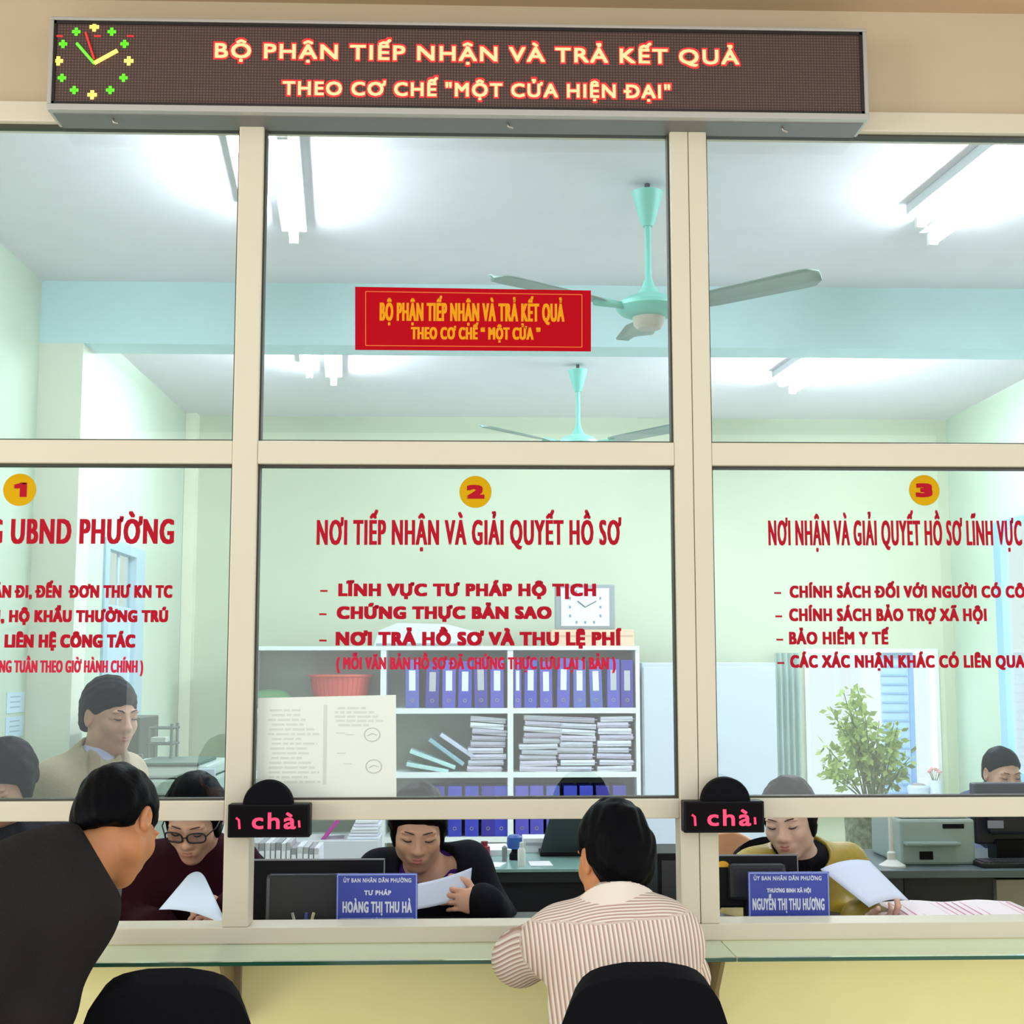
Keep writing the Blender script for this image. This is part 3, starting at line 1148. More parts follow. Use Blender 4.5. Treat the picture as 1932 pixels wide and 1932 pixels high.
# ------------------------------------------------------------------ stickers on the glass
YG = .0025
RED = mat('red_vinyl', (172, 22, 40), 0.8, spec=.1)
REDP = mat('pale_red_vinyl', (196, 40, 66), 0.8, spec=.1)
YEL = mat('yellow_vinyl', (204, 158, 6), 0.7, spec=.1)
for k, (px, py, r, d, bay) in enumerate(((37, 924, 31, '1', 'left'), (897, 928, 31, '2', 'middle'), (1744, 925, 30, '3', 'right'))):
    c = at(px, py, YG)
    rr = r * 3.6 / 2600 * .99
    st = MB().lathe([(rr, 0), (rr, .0012)], (c.x, YG + .0012, c.z), 48, (0, -1, 0)).build('number_sticker', YEL, None, False, c)
    tag(st, 'round yellow sticker with red number %s on the %s lower pane' % (d, bay), 'sticker', 'window numbers')
    hw = {'1': 13, '2': 17, '3': 16}[d]
    text_px('digit', d, px - hw, px + hw, py + 13, py - 13, YG - .0006, RED, st, .0035)


def lettering(label, lines, off=0):
    p = at(lines[0][1], lines[0][3], YG)
    t = thing('vinyl_lettering', (p.x, YG, p.z), label, 'lettering', 'red lettering on the panes')
    for (s, a, c, yb, yc, m, bold, bz) in lines:
        text_px('text_line', s, a, c, yb, yc, YG, m, t, bold, boldz=bz)
    return t


lettering('red vinyl heading and service list on the left lower pane', [
    ('G UBND PHƯỜNG', -24, 328, 1026, 979, RED, .0032, .0015),
    ('ĂN ĐI, ĐẾN  ĐƠN THƯ KN TC', -14, 325, 1128, 1104, RED, .0024, .0018),
    ('I, HỘ KHẨU THƯỜNG TRÚ', -6, 317, 1174, 1151, RED, .0026, .002),
    ('LIÊN HỆ CÔNG TÁC', 8, 255, 1222, 1197, RED, .0030, .002),
    ('NG TUẦN THEO GIỜ HÀNH CHÍNH )', -2, 270, 1269, 1246, REDP, .0018, .001)])
lettering('red vinyl heading and service list on the middle lower pane', [
    ('NƠI TIẾP NHẬN VÀ GIẢI QUYẾT HỒ SƠ', 597, 1173, 1028, 981, RED, .0024, .001),
    ('–', 604, 618, 1124, 1100, RED, .001, .001), ('LĨNH VỰC TƯ PHÁP HỘ TỊCH', 638, 1125, 1125, 1101, RED, .0032, .002),
    ('–', 602, 616, 1168, 1144, RED, .001, .001), ('CHỨNG THỰC BẢN SAO', 635, 1041, 1168, 1144, RED, .0034, .0022),
    ('–', 602, 616, 1218, 1193, RED, .001, .001), ('NƠI TRẢ HỒ SƠ VÀ THU LỆ PHÍ', 633, 1173, 1218, 1192, RED, .0034, .0022),
    ('( MỖI VĂN BẢN HỒ SƠ ĐÃ CHỨNG THỰC LƯU LẠI 1 BẢN )', 634, 1162, 1263, 1240, REDP, .0020, .001)])
lettering('red vinyl heading and service list on the right lower pane', [
    ('NƠI NHẬN VÀ GIẢI QUYẾT HỒ SƠ LĨNH VỰC', 1450, 1929, 1029, 982, RED, .0018, .001),
    ('–', 1461, 1474, 1128, 1104, RED, .001, .001), ('CHÍNH SÁCH ĐỐI VỚI NGƯỜI CÓ CÔNG', 1490, 1972, 1128, 1105, RED, .0022, .0016),
    ('–', 1463, 1476, 1172, 1148, RED, .001, .001), ('CHÍNH SÁCH BẢO TRỢ XÃ HỘI', 1489, 1862, 1172, 1148, RED, .0022, .0016),
    ('–', 1465, 1478, 1216, 1192, RED, .001, .001), ('BẢO HIỂM Y TẾ', 1489, 1678, 1216, 1192, RED, .0022, .0016),
    ('–', 1467, 1480, 1260, 1236, RED, .001, .001), ('CÁC XÁC NHẬN KHÁC CÓ LIÊN QUAN', 1491, 1952, 1260, 1236, RED, .0022, .0016)])

# red banner on the upper pane
BRED = mat('banner_red', (176, 6, 24), 0.8, spec=.08)
GOLD = mat('banner_gold', (226, 150, 24), 0.8, spec=.1)
c = [at(670, 541, YG), at(1115, 548, YG), at(1115, 663, YG), at(670, 660, YG)]
ban = MB().prism(c, (0, .0012, 0)).build('banner_sign', BRED)
tag(ban, 'red banner with gold lettering stuck on the middle upper pane', 'sign')
c2 = [at(690, 550, YG - .0004), at(1098, 556, YG - .0004), at(1098, 655, YG - .0004), at(690, 652, YG - .0004)]
b = MB()
for i in range(4):
    b.tube([c2[i], c2[(i + 1) % 4]], .0013, 6)
b.build('border', mat('banner_orange_line', (232, 110, 40), 0.5), ban)
text_px('lettering', 'BỘ PHẬN TIẾP NHẬN VÀ TRẢ KẾT QUẢ', 716, 1065, 605, 571, YG - .0005, GOLD, ban, .0020, 607, boldz=.001)
text_px('lettering', 'THEO CƠ CHẾ “ MỘT CỬA ”', 775, 1020, 640, 617, YG - .0005, GOLD, ban, .0020, 641, boldz=.001)

# paper notice
c = [at(487, 1317, YG), at(747, 1311, YG), at(748, 1505, YG), at(484, 1505, YG)]
pap = MB().prism(c, (0, .0008, 0)).build('paper_notice', mat('notice_paper', (226, 232, 222), 0.7))
tag(pap, 'white two page printed notice stuck on the middle lower pane', 'notice')
b = MB()
rs = random.Random(3)
M_PR = mat('faint_print', (208, 214, 205), 0.8)
for colx0, colx1, rows in ((506, 606, list(range(1338, 1480, 9))), (632, 725, list(range(1334, 1372, 8)))):
    for yy in rows:
        x = colx0 + rs.randint(0, 8)
        end = colx1 - rs.randint(0, 40)
        while x < end:
            w_ = rs.randint(6, 26)
            p, q = at(x, yy, YG - .0004), at(min(x + w_, end), yy + 4, YG - .0004)
            b.box((p.x, YG - .0006, q.z), (q.x, YG - .0002, p.z))
            x += w_ + 4
for px, py in ((634, 1382), (652, 1385), (636, 1420), (648, 1440)):
    p = at(px, py, YG - .0004)
    b.box((p.x, YG - .0006, p.z - .003), (p.x + .022, YG - .0002, p.z))
b.build('lettering', M_PR, pap)
for px, py in ((702, 1386), (705, 1446)):
    b = MB()
    p = at(px, py, YG - .0006)
    b.tube([p + Vector((.020 * math.cos(a), 0, .017 * math.sin(a))) for a in np.linspace(0, 2 * PI, 25)], .0009, 5)
    b.tube([p + Vector((-.012, 0, -.003)), p + Vector((0, 0, .003)), p + Vector((.012, 0, -.001))], .0009, 5)
    b.build('stamp', mat('faint_stamp', (186, 186, 184), 0.8), pap)
p, q = at(611, 1330, YG - .0005), at(615, 1480, YG - .0005)
MB().box((p.x, YG - .0006, q.z), (q.x, YG - .0002, p.z)).build('fold', mat('fold_shade', (206, 212, 204), 0.8), pap)

# ------------------------------------------------------------------ small greeting displays on the mullions
LEDP = mat('led_pink_red', (230, 30, 70), 0.5, emit=(255, 60, 96), estr=1.0)
for (x0, y0, x1, y1, dx, dy, dr, lab) in ((430, 1518, 584, 1580, 505, 1520, 46, 'left'), (1290, 1512, 1443, 1571, 1370, 1514, 46, 'right')):
    Yd = -.085
    a, c = at(x0, y0, Yd), at(x1, y1, Yd)
    t = thing('led_display', ((a.x + c.x) / 2, Yd, c.z), 'small black LED display with round speaker on the %s mullion' % lab, 'display', 'greeting displays')
    bx = MB().box((a.x, Yd, c.z), (c.x, FY0 - .004, a.z), .003).build('housing', M_BLACK, t)
    MB().box((a.x + .006, Yd - .0015, c.z + .005), (c.x - .006, Yd, a.z - .005)).build('screen', mat('led_screen_black', (12, 8, 11), 0.6, spec=.08), t)
    d0 = at(dx, dy, Yd + .012)
    rr = dr * 3.56 / 2600
    MB().lathe([(rr * .9, 0), (rr, .006), (rr, .030), (rr * .96, .036)], (d0.x, Yd + .045, d0.z), 40, (0, -1, 0)).build('speaker', mat('speaker_black', (10, 10, 15), 0.7, spec=.1), t, 'auto')
    sc_ = (x1 - x0) / 154.0
    text_px('lettering', 'chà', x0 + 45 * sc_, x0 + 128 * sc_, y0 + 46, y0 + 15, Yd - .002, LEDP, t, .0011)
    b = MB()
    p = at(x0 + 20, y0 + 26, Yd - .002)
    q = at(x0 + 22, y0 + 46, Yd - .002)
    b.tube([p + Vector((-.006, 0, .001)), p + Vector((.001, 0, -.004)), q], .0030, 6)
    b.build('letter_stroke', LEDP, t)
    b = MB()
    p = at(x0 + 134, y0 + 30, Yd - .002)
    q = at(x0 + 135, y0 + 43, Yd - .002)
    b.tube([p, q], .003, 6)
    b.build('letter_stroke', LEDP, t)

# ------------------------------------------------------------------ glass counter shelf and its brackets
M_SHELF = glass_mat('shelf_glass', (0.93, 0.985, 0.95, 1), (0.9, 1.0, 0.95, 1), 0.02, 0.10)
_nt = M_SHELF.node_tree
_out = [n for n in _nt.nodes if n.type == 'OUTPUT_MATERIAL'][0]
_mix = _nt.nodes.new('ShaderNodeMixShader')
_df = _nt.nodes.new('ShaderNodeBsdfDiffuse')
_df.inputs[0].default_value = lin((226, 236, 206))
_mix.inputs[0].default_value = 0.38
_nt.links.new(_out.inputs[0].links[0].from_socket, _mix.inputs[1])
_nt.links.new(_df.outputs[0], _mix.inputs[2])
_nt.links.new(_mix.outputs[0], _out.inputs[0])
M_EDGE = mat('glass_edge_green', (36, 84, 66), 0.15)
SZ, SY = .8185, -.245
for i, (x0, x1, lab) in enumerate(((-1.62, .648, 'long green glass counter shelf in front of windows 1 and 2'), (.651, 1.80, 'green glass counter shelf in front of window 3, right of the joint'))):
    sh = MB().box((x0, SY, SZ - .008), (x1, -.034, SZ)).build('counter_shelf', M_SHELF)
    tag(sh, lab, 'shelf', 'glass counter shelves')
    MB().box((x0, SY - .002, SZ - .0085), (x1, SY, SZ + .0002)).build('polished_edge', M_EDGE, sh)
M_BRK = mat('bracket_steel', (150, 132, 104), 0.45, metal=0.5)
for px, lab in ((428, 'left of the leaning man chair'), (1352, 'behind the seated customer')):
    p = at(px, 1840, -.10)
    x = p.x
    t = thing('shelf_bracket', (x, -.01, .66), 'steel shelf bracket under the glass shelf, %s' % ('beside the empty chair' if px < 900 else 'right of the seated customer'), 'bracket', 'shelf brackets')
    MB().box((x - .022, -.012, .60), (x + .022, -.001, .81), .002).build('wall_plate', M_BRK, t)
    MB().box((x - .030, -.20, .802), (x + .026, -.012, .810), .002).build('arm', M_DKGREY, t)
    MB().prism([(x - .004, -.19, .800), (x - .004, -.012, .800), (x - .004, -.012, .62)], (.010, 0, 0)).build('gusset', M_BRK, t)


# ------------------------------------------------------------------ office ceiling: fans and fluorescent fittings
M_FAN = mat('fan_turquoise', (128, 206, 190), 0.4)
M_BLADE = mat('fan_blade_grey_green', (138, 162, 154), 0.45)
M_CAP = mat('fan_cap_beige', (198, 192, 178), 0.5)


def fan(px, py, label, az, R, tilt):
    h = atZ(px, py, H_OFF)
    t = thing('ceiling_fan', h, label, 'ceiling fan', 'office ceiling fans')
    x, y, z = h
    MB().tube([(x, y, z + .005), (x, y, z - .03), (x + .012, y, z - .04)], .011, 8).build('hook', M_DKGREY, t, True)
    MB().lathe([(.012, -.03), (.062, -.035), (.058, -.05), (.032, -.15), (.020, -.175), (.0, -.178)], h, 24).build('canopy', M_FAN, t, 'auto')
    MB().lathe([(.013, -.15), (.013, -.385), (.016, -.39), (.026, -.42), (.045, -.45), (.05, -.458)], h, 16).build('downrod', M_FAN, t, 'auto')
    mo = MB().lathe([(.05, -.452), (.095, -.468), (.128, -.492), (.130, -.508), (.112, -.528), (.070, -.545), (.0, -.548)], h, 32).build('motor_housing', M_FAN, t, 'auto')
    MB().lathe([(.066, -.540), (.060, -.575), (.045, -.590), (0, -.592)], h, 24).build('switch_cap', M_CAP, t, 'auto')
    for a in az:
        a = math.radians(a)
        d = Vector((math.cos(a), math.sin(a), 0))
        s_ = Vector((-math.sin(a), math.cos(a), 0))
        c0 = Vector((x, y, z - .510))

        def up(r):
            return Vector((0, 0, (r - .12) * math.tan(math.radians(tilt))))
        bl = MB()
        rows = []
        N_ = 14
        for i in range(N_ + 1):
            r = .20 + (R - .20) * i / N_
            u = i / N_
            wd = .066 + .020 * u
            if u > .88:
                wd *= math.sqrt(max(1 - ((u - .88) / .125) ** 2, .02))
            if u < .1:
                wd *= .72 + 2.8 * u
            rows.append([c0 + d * r + up(r) + s_ * (wd * v) + Vector((0, 0, -.011 * v + .006 * (1 - v * v))) for v in (-1, -.5, 0, .5, 1)])
        bl.grid(rows)
        o = bl.build('blade', M_BLADE, t, True, solid=.004)
        MB().tube([c0 + d * .10, c0 + d * .16 + up(.16), c0 + d * .24 + up(.24) - Vector((0, 0, .004))], [.014, .016, .020], 8).build('blade_arm', M_FAN, o, True)
    return t


fan(1221, 347, 'turquoise ceiling fan nearest the glass, behind the middle pane', (-28, 203, 88), .68, 5)
fan(1090, 688, 'paler turquoise ceiling fan beyond the aqua beam', (-20, 200, 92), .66, 8)

TUBE = mat('fluorescent_tube', (250, 252, 255), 0.4, emit=(236, 244, 255), estr=60.0)
TUBE_FAR = mat('fluorescent_tube_bright', (250, 252, 255), 0.4, emit=(236, 244, 255), estr=160.0)
TUBE_DIM = mat('fluorescent_tube_dim', (250, 252, 255), 0.4, emit=(236, 244, 255), estr=80.0)
M_FIT = mat('lamp_fitting_white', (226, 232, 236), 0.5)


def lamp(x, y1, label, dx=.075, dy=.22, m=TUBE):
    """two battens side by side, the right one set further back; y1 = far end of the right one"""
    z = H_OFF
    t = thing('fluorescent_lamp', (x, y1 - .7, z), label, 'ceiling lamp', 'fluorescent ceiling lamps')
    for s_ in (-1, 1):
        xx = x + s_ * dx
        b1 = y1 - (dy if s_ < 0 else 0)
        b0 = b1 - 1.22
        MB().box((xx - .054, b0, z - .045), (xx + .054, b1, z - .001), .004).build('batten', M_FIT, t)
        MB().lathe([(.0, 0), (.019, .0), (.019, 1.15), (0, 1.15)], (xx, b0 + .035, z - .082), 14, (0, 1, 0)).build('tube', m, t, 'auto')
        for yy in (b0, b1 - .03):
            MB().box((xx - .02, yy, z - .104), (xx + .02, yy + .03, z - .05), .004).build('lamp_holder', M_WHITE, t)
    t.rotation_euler = (0, 0, math.radians(5))
    return t


a, c = atZ(1772, 455, H_OFF - .08), atZ(1925, 300, H_OFF - .08)
lamp((a.x + c.x) / 2 - .03, a.y, 'pair of fluorescent tubes at upper right near the glass')
a = atZ(562, 452, H_OFF - .08)
lamp(a.x - .03, a.y, 'pair of fluorescent tubes at the upper left of the middle pane')
a = atZ(1495, 738, H_OFF - .08)
lamp(a.x - .02, a.y, 'pair of fluorescent tubes on the right beyond the beam', m=TUBE_FAR)
a = atZ(655, 722, H_OFF - .08)
lamp(a.x - .10, a.y, 'pair of fluorescent tubes on the left beyond the beam', m=TUBE_DIM)

# ------------------------------------------------------------------ bookcase with binders and papers
M_CASE = mat('white_laminate', (226, 234, 230), 0.45)
M_CASEBACK = mat('grey_backboard', (158, 162, 150), 0.7)
YF = 6.20
bx0 = at(470, 1300, YF).x
bx1 = at(1207, 1300, YF).x
bz1 = at(1000, 1219, YF).z
xd = [at(723, 1300, YF).x, at(963, 1300, YF).x]
zs = [at(963, y, YF).z for y in (1341, 1462, 1584, 1700)]
th = .022
case = thing('bookcase', ((bx0 + bx1) / 2, YF + .2, 0), 'white open bookcase full of blue binders against the back wall', 'bookcase')
b = MB().box((bx0, YF, 0), (bx0 + th, YF + .36, bz1)).box((bx1 - .028, YF, 0), (bx1, YF + .36, bz1))
b.build('side_panel', M_CASE, case)
MB().box((bx0, YF - .008, bz1 - .028), (bx1, YF + .36, bz1)).build('top', M_CASE, case)
for x in xd:
    MB().box((x - .020, YF, .05), (x + .020, YF + .355, bz1 - .028)).build('divider', M_CASE, case)
for z in zs:
    for xa_, xb_ in ((bx0 + th, xd[0] - .02), (xd[0] + .02, xd[1] - .02), (xd[1] + .02, bx1 - .028)):
        MB().box((xa_, YF + .002, z - .019), (xb_, YF + .355, z + .019)).build('shelf', M_CASE, case)
MB().box((bx0 + th, YF + .345, .02), (bx1 - th, YF + .36, bz1 - .02)).build('back_panel', M_CASEBACK, case)

M_BIND = [mat('binder_blue_%s' % k, c, 0.5) for k, c in (('violet', (74, 70, 172)), ('royal', (46, 56, 168)), ('slate', (76, 88, 170)), ('deep', (44, 38, 138)))]
M_LAB = mat('binder_label', (224, 230, 240), 0.6)
M_LAB2 = mat('binder_label_grey', (176, 178, 178), 0.6)


def binder(x, z, w_, hgt, m, label, lean=0.0, labtop=.28, labm=None, grp='blue binders'):
    t = MB()
    y0 = YF + .02
    c = Vector((x, y0 + .12, z))
    R = Matrix.Rotation(lean, 3, 'Y')
    t.box((x - w_ / 2, y0, z), (x + w_ / 2, y0 + .28, z + hgt), .004, R, c)
    o = t.build('binder', m, None, False, c)
    tag(o, label, 'binder', grp)
    zt = z + hgt * (1 - .22)
    MB().box((x - w_ * .24, y0 - .0015, zt - hgt * .42), (x + w_ * .24, y0 + .001, zt), 0, R, c).build('spine_label', labm or M_LAB, o)
    rg = MB().lathe([(.013, 0), (.013, .003), (.009, .003), (.009, 0)], (x, y0 + .0005, z + hgt * .16), 14, (0, -1, 0))
    for v in rg.bm.verts:
        v.co = R @ (v.co - c) + c
    rg.build('finger_ring', M_CHROME, o)
    return o


ztop = [zs[0] + .0195, zs[1] + .0195, zs[2] + .0195]
hgt_top = .335
k = 0
for i, px in enumerate((778, 815, 847, 877, 908, 938)):
    x = at(px, 1300, YF).x
    binder(x, ztop[0], .095, hgt_top + (.004, -.012, .0, -.008, .01, .0)[i], M_BIND[(2, 3, 0, 1, 3, 0)[i]], 'blue binder with pale spine label, %s from the left in the top middle compartment' % ORD[i], (-.01, .02, 0, .01, -.02, .0)[i], labm=(M_LAB, M_LAB2)[i in (1, 4)], grp='binders in the top middle compartment')
for i, px in enumerate((977, 1001, 1031, 1063, 1094, 1126, 1158, 1184)):
    x = at(px, 1300, YF).x
    binder(x, ztop[0], .088 if i > 0 else .05, hgt_top + (.0, .004, -.01, .012, .0, -.004, .006, .0)[i], M_BIND[(0, 1, 0, 0, 2, 2, 0, 3)[i]], 'blue binder with pale spine label, %s from the left in the top right compartment' % ORD[i], (.0, .01, -.01, .015, 0, -.03, .0, .0)[i], labm=(M_LAB, M_LAB2)[i >= 6], grp='binders in the top right compartment')
for i, px in enumerate((826, 858, 890, 921, 946)):
    x = at(px, 1550, YF).x
    binder(x, ztop[2], .096, .345, M_BIND[(3, 1, 1, 3, 1)[i]], 'dark blue binder, %s from the left in the middle compartment just above the service opening' % ORD[i], 0, grp='binders in the third row middle compartment')
for i, px in enumerate((985, 1013, 1044, 1077, 1107, 1138, 1170)):
    x = at(px, 1550, YF).x
    binder(x, ztop[2], .094, .345, M_BIND[(0, 0, 2, 1, 1, 3, 3)[i]], 'dark blue binder, %s from the left in the right compartment just above the service opening' % ORD[i], 0, grp='binders in the third row right compartment')

# bundles of papers in the second row
M_BUN = [mat('paper_bundle_%d' % i, c, 0.8) for i, c in enumerate(((222, 222, 236), (204, 200, 218), (214, 216, 222), (190, 186, 200), (228, 234, 242), (206, 198, 214)))]


def stack(pxc, pw, pytop, n_, where, lean, sd):
    r = random.Random(sd)
    c = at(pxc, 1400, YF)
    z0 = ztop[1]
    z1 = at(pxc, pytop, YF).z
    w_ = pw * 9.8 / 2600
    hh = (z1 - z0) / n_
    z = z0
    for i in range(n_):
        dx = lean * i / n_ + r.uniform(-.016, .016)
        hi = hh * (.985)
        mb = MB()
        x = c.x + dx
        tl = Matrix.Rotation(r.uniform(-.03, .03) + (.06 if (lean and i > n_ * .6) else 0), 3, 'Y')
        mb.box((x - w_ / 2 + r.uniform(0, .01), YF + .03 + r.uniform(-.01, .012), z), (x + w_ / 2 - r.uniform(0, .025), YF + .30, z + hi * r.uniform(.80, .95)), .004, tl)
        o = mb.build('paper_bundle', M_BUN[r.randrange(6)])
        tag(o, 'pale bundle of papers in the %s' % where, 'papers', 'paper bundles, %s' % where)
        MB().box((x - w_ / 2 + .004, YF + .016, z + hi * .42), (x + w_ / 2 - .004, YF + .05, z + hi * .50)).build('folder_edge', M_BUN[3], o)
        z += hh


stack(918, 70, 1352, 9, 'stack right of the leaning aqua folders', .02, 1)
stack(1014, 74, 1350, 10, 'leftmost stack of the right compartment, second row', .05, 2)
stack(1088, 70, 1352, 9, 'middle stack of the right compartment, second row', .02, 3)
stack(1162, 66, 1350, 9, 'rightmost stack of the right compartment, second row', .0, 4)
M_AQ = [mat('folder_aqua', (176, 216, 212), 0.6), mat('folder_teal', (130, 172, 184), 0.6), mat('folder_lilac', (196, 200, 220), 0.6)]
for i, (px, py, L, ang, mi, lab) in enumerate(((806, 1450, .30, 10, 0, 'lowest of the leaning folders, pale aqua'), (816, 1434, .34, 20, 0, 'thick pale aqua folder leaning on the lowest one'), (842, 1420, .30, 36, 1, 'teal folder leaning on the aqua folders'), (862, 1408, .28, 34, 2, 'lilac folder at the top of the leaning folders'))):
    p = at(px, py, YF)
    R = Matrix.Rotation(math.radians(ang), 3, 'Y')
    o = MB().box((p.x - L / 2, YF + .03, p.z - .012), (p.x + L / 2, YF + .28, p.z + .016), .004, R).build('folder', M_AQ[mi])
    tag(o, lab + ', beside the middle paper stack', 'folder', 'leaning folders')

# red basket, green bag in the left compartment
p = at(640, 1310, YF + .1)
zb = ztop[0]
bk = thing('plastic_basket', (p.x, YF + .17, zb), 'red plastic basket in the top left compartment of the bookcase', 'basket')
MB().lathe([(.0, .0), (.165, .0), (.172, .006), (.215, .215), (.232, .222), (.232, .236), (.206, .236), (.164, .012), (.0, .010)], (p.x, YF + .19, zb), 36).build('bowl', mat('basket_red', (206, 84, 72), 0.45), bk, 'auto')
b = MB()
for i in range(36):
    a = 2 * PI * i / 36
    b.tube([(p.x + .171 * math.cos(a), YF + .19 + .171 * math.sin(a), zb + .012), (p.x + .213 * math.cos(a), YF + .19 + .213 * math.sin(a), zb + .210)], .004, 5)
b.build('rib', mat('basket_rib', (186, 66, 58), 0.5), bk)
p = at(508, 1300, YF + .1)
f = Field()
f.ell((p.x, YF + .17, zb + .045), (.17, .13, .085), None, .02).ell((p.x + .07, YF + .15, zb + .03), (.11, .10, .06), None, .03)
f.plane((0, 0, zb + .001), (0, 0, -1)).noise(.008, (30, 50, 70), 5)
o = mesh_of('bag', [f.mesh((p.x - .25, YF, zb - .02), (p.x + .25, YF + .34, zb + .2), .009)], mat('bag_green', (92, 138, 92), 0.6))
tag(o, 'crumpled green bag beside the red basket', 'bag')

# things on top of the bookcase
p0, p1 = at(705, 1218, YF + .05), at(924, 1218, YF + .05)
pl = at(735, 1172, YF + .05)
b = MB().prism([(p0.x, YF + .02, bz1), (p1.x - .05, YF + .02, bz1), (p1.x - .10, YF + .02, bz1 + .10), (p1.x - .30, YF + .02, bz1 + .155), (pl.x + .06, YF + .02, bz1 + .165), (p0.x + .04, YF + .02, bz1 + .11)], (0, .28, 0))
o = b.build('paper_pile', mat('pile_paper', (222, 230, 230), 0.7))
tag(o, 'pale heap of paper lying on top of the bookcase', 'papers')
MB().box((p0.x + .02, YF + .005, bz1 + .002), (p1.x - .06, YF + .02, bz1 + .020)).build('folder_edge', mat('edge_grey', (150, 158, 160), 0.7), o)
p0, p1 = at(1040, 1215, YF + .05), at(1196, 1215, YF + .05)
bxz = at(1100, 1188, YF + .05).z
o = MB().box((p0.x, YF + .02, bz1), (p1.x, YF + .25, bxz), .004).build('cardboard_box', mat('cardboard', (222, 190, 160), 0.8, var=.05))
tag(o, 'flat cardboard box under the square clock on the bookcase', 'box')
MB().box((p0.x + .01, YF + .018, bz1 + (bxz - bz1) * .55), (p1.x - .01, YF + .021, bz1 + (bxz - bz1) * .66)).build('tape', mat('box_tape', (196, 160, 128), 0.6), o)
a, c = at(1047, 1103, YF + .05), at(1161, 1188, YF + .05)
ck = thing('table_clock', ((a.x + c.x) / 2, YF + .08, bxz), 'square grey framed clock standing on the bookcase', 'clock')
cx, cz, w_, h_ = (a.x + c.x) / 2, (a.z + bxz) / 2, (c.x - a.x) / 2, (a.z - bxz) / 2
MB().box((cx - w_, YF + .05, cz - h_), (cx + w_, YF + .11, cz + h_), .01).build('frame', mat('clock_grey', (138, 146, 150), 0.4), ck)
MB().box((cx - w_ * .80, YF + .044, cz - h_ * .84), (cx + w_ * .80, YF + .052, cz + h_ * .84)).build('face', mat('clock_face', (226, 236, 244), 0.5), ck)
b = MB()
for i in range(12):
    a_ = i * PI / 6
    r_ = min(w_, h_) * .68 / max(abs(math.cos(a_)), abs(math.sin(a_)))
    r_ = min(r_, min(w_, h_) * .78)
    xx, zz = cx + math.sin(a_) * r_, cz + math.cos(a_) * r_
    b.box((xx - .007, YF + .042, zz - .010), (xx + .007, YF + .0445, zz + .010))
b.build('hour_mark', mat('clock_marks', (110, 130, 150), 0.6), ck)
for ang, L, r_ in ((-52, .07, .0045), (62, .09, .0035)):
    a_ = math.radians(ang)
    MB().tube([(cx, YF + .040, cz), (cx + math.sin(a_) * L, YF + .040, cz + math.cos(a_) * L)], r_, 6).build('clock_hand', mat('clock_hands', (70, 80, 90), 0.5), ck)

# white cabinet right of the bookcase
a, c = at(1211, 1250, YF + .05), at(1463, 1250, YF + .05)
cab = thing('cabinet', ((a.x + c.x) / 2, YF + .25, 0), 'tall plain white cabinet right of the bookcase', 'cabinet')
M_CABW = mat('cabinet_bluewhite', (190, 200, 212), 0.4)
MB().box((a.x, YF + .05, .0), (c.x, YF + .45, a.z), .006).build('body', M_CABW, cab)
mx = (a.x + c.x) / 2
for xa_, xb_ in ((a.x + .008, mx - .003), (mx + .003, c.x - .008)):
    d = MB().box((xa_, YF + .038, .06), (xb_, YF + .05, a.z - .03), .004).build('door', M_CABW, cab)
    hx = xb_ - .04 if xa_ < mx - .1 else xa_ + .04
    MB().box((hx - .008, YF + .018, .85), (hx + .008, YF + .038, .99), .004).build('handle', M_CHROME, d)
# curtain at the left of the back window
x0, x1 = at(1468, 1400, YB - .12).x, at(1514, 1400, YB - .12).x
zt = at(1490, 1232, YB - .12).z
P = []
for i in range(25):
    u = i / 24
    x = x0 + (x1 - x0) * u
    P.append([(x, YB - .10 + .025 * math.sin(u * 26), z) for z in np.linspace(.1, zt, 8)])
o = MB().grid(P).build('curtain', mat('curtain_grey_green', (160, 184, 174), 0.8, var=.08, vscale=4), None, True, solid=.006)
tag(o, 'narrow grey green curtain drawn left of the back window', 'curtain')

# low cupboard in front of the left compartments with papers and a magenta folder
z = at(620, 1586, 5.2).z
x0, x1 = at(470, 1600, 5.2).x, at(715, 1600, 5.2).x
o = MB().box((x0, 5.2, 0), (x1, 5.55, z), .006).build('side_cupboard', mat('cupboard_grey', (196, 200, 202), 0.5))
tag(o, 'low pale grey cupboard with papers on it in front of the bookcase', 'cupboard')
M_MAG = mat('magenta_folder', (176, 70, 150), 0.5)
p = at(620, 1570, 5.25)
R = Matrix.Rotation(math.radians(-52), 3, 'Y')
o = MB().box((p.x - .12, 5.25, p.z - .012), (p.x + .12, 5.45, p.z + .012), .004, R).build('folder', M_MAG)
tag(o, 'magenta folder leaning beside white papers on the low cupboard', 'folder')
zz = z
for i in range(6):
    a, c = at(655 + i * 3, 1580, 5.25), at(716 - i % 2 * 3, 1580, 5.25)
    o = MB().box((a.x, 5.24, zz + .001), (c.x, 5.48, zz + .018), .003).build('paper_bundle', M_BUN[(4, 0, 2, 4, 0, 2)[i]])
    tag(o, 'flat white bundle of papers on the low cupboard right of the magenta folder', 'papers', 'papers on the low cupboard')
    zz += .0195
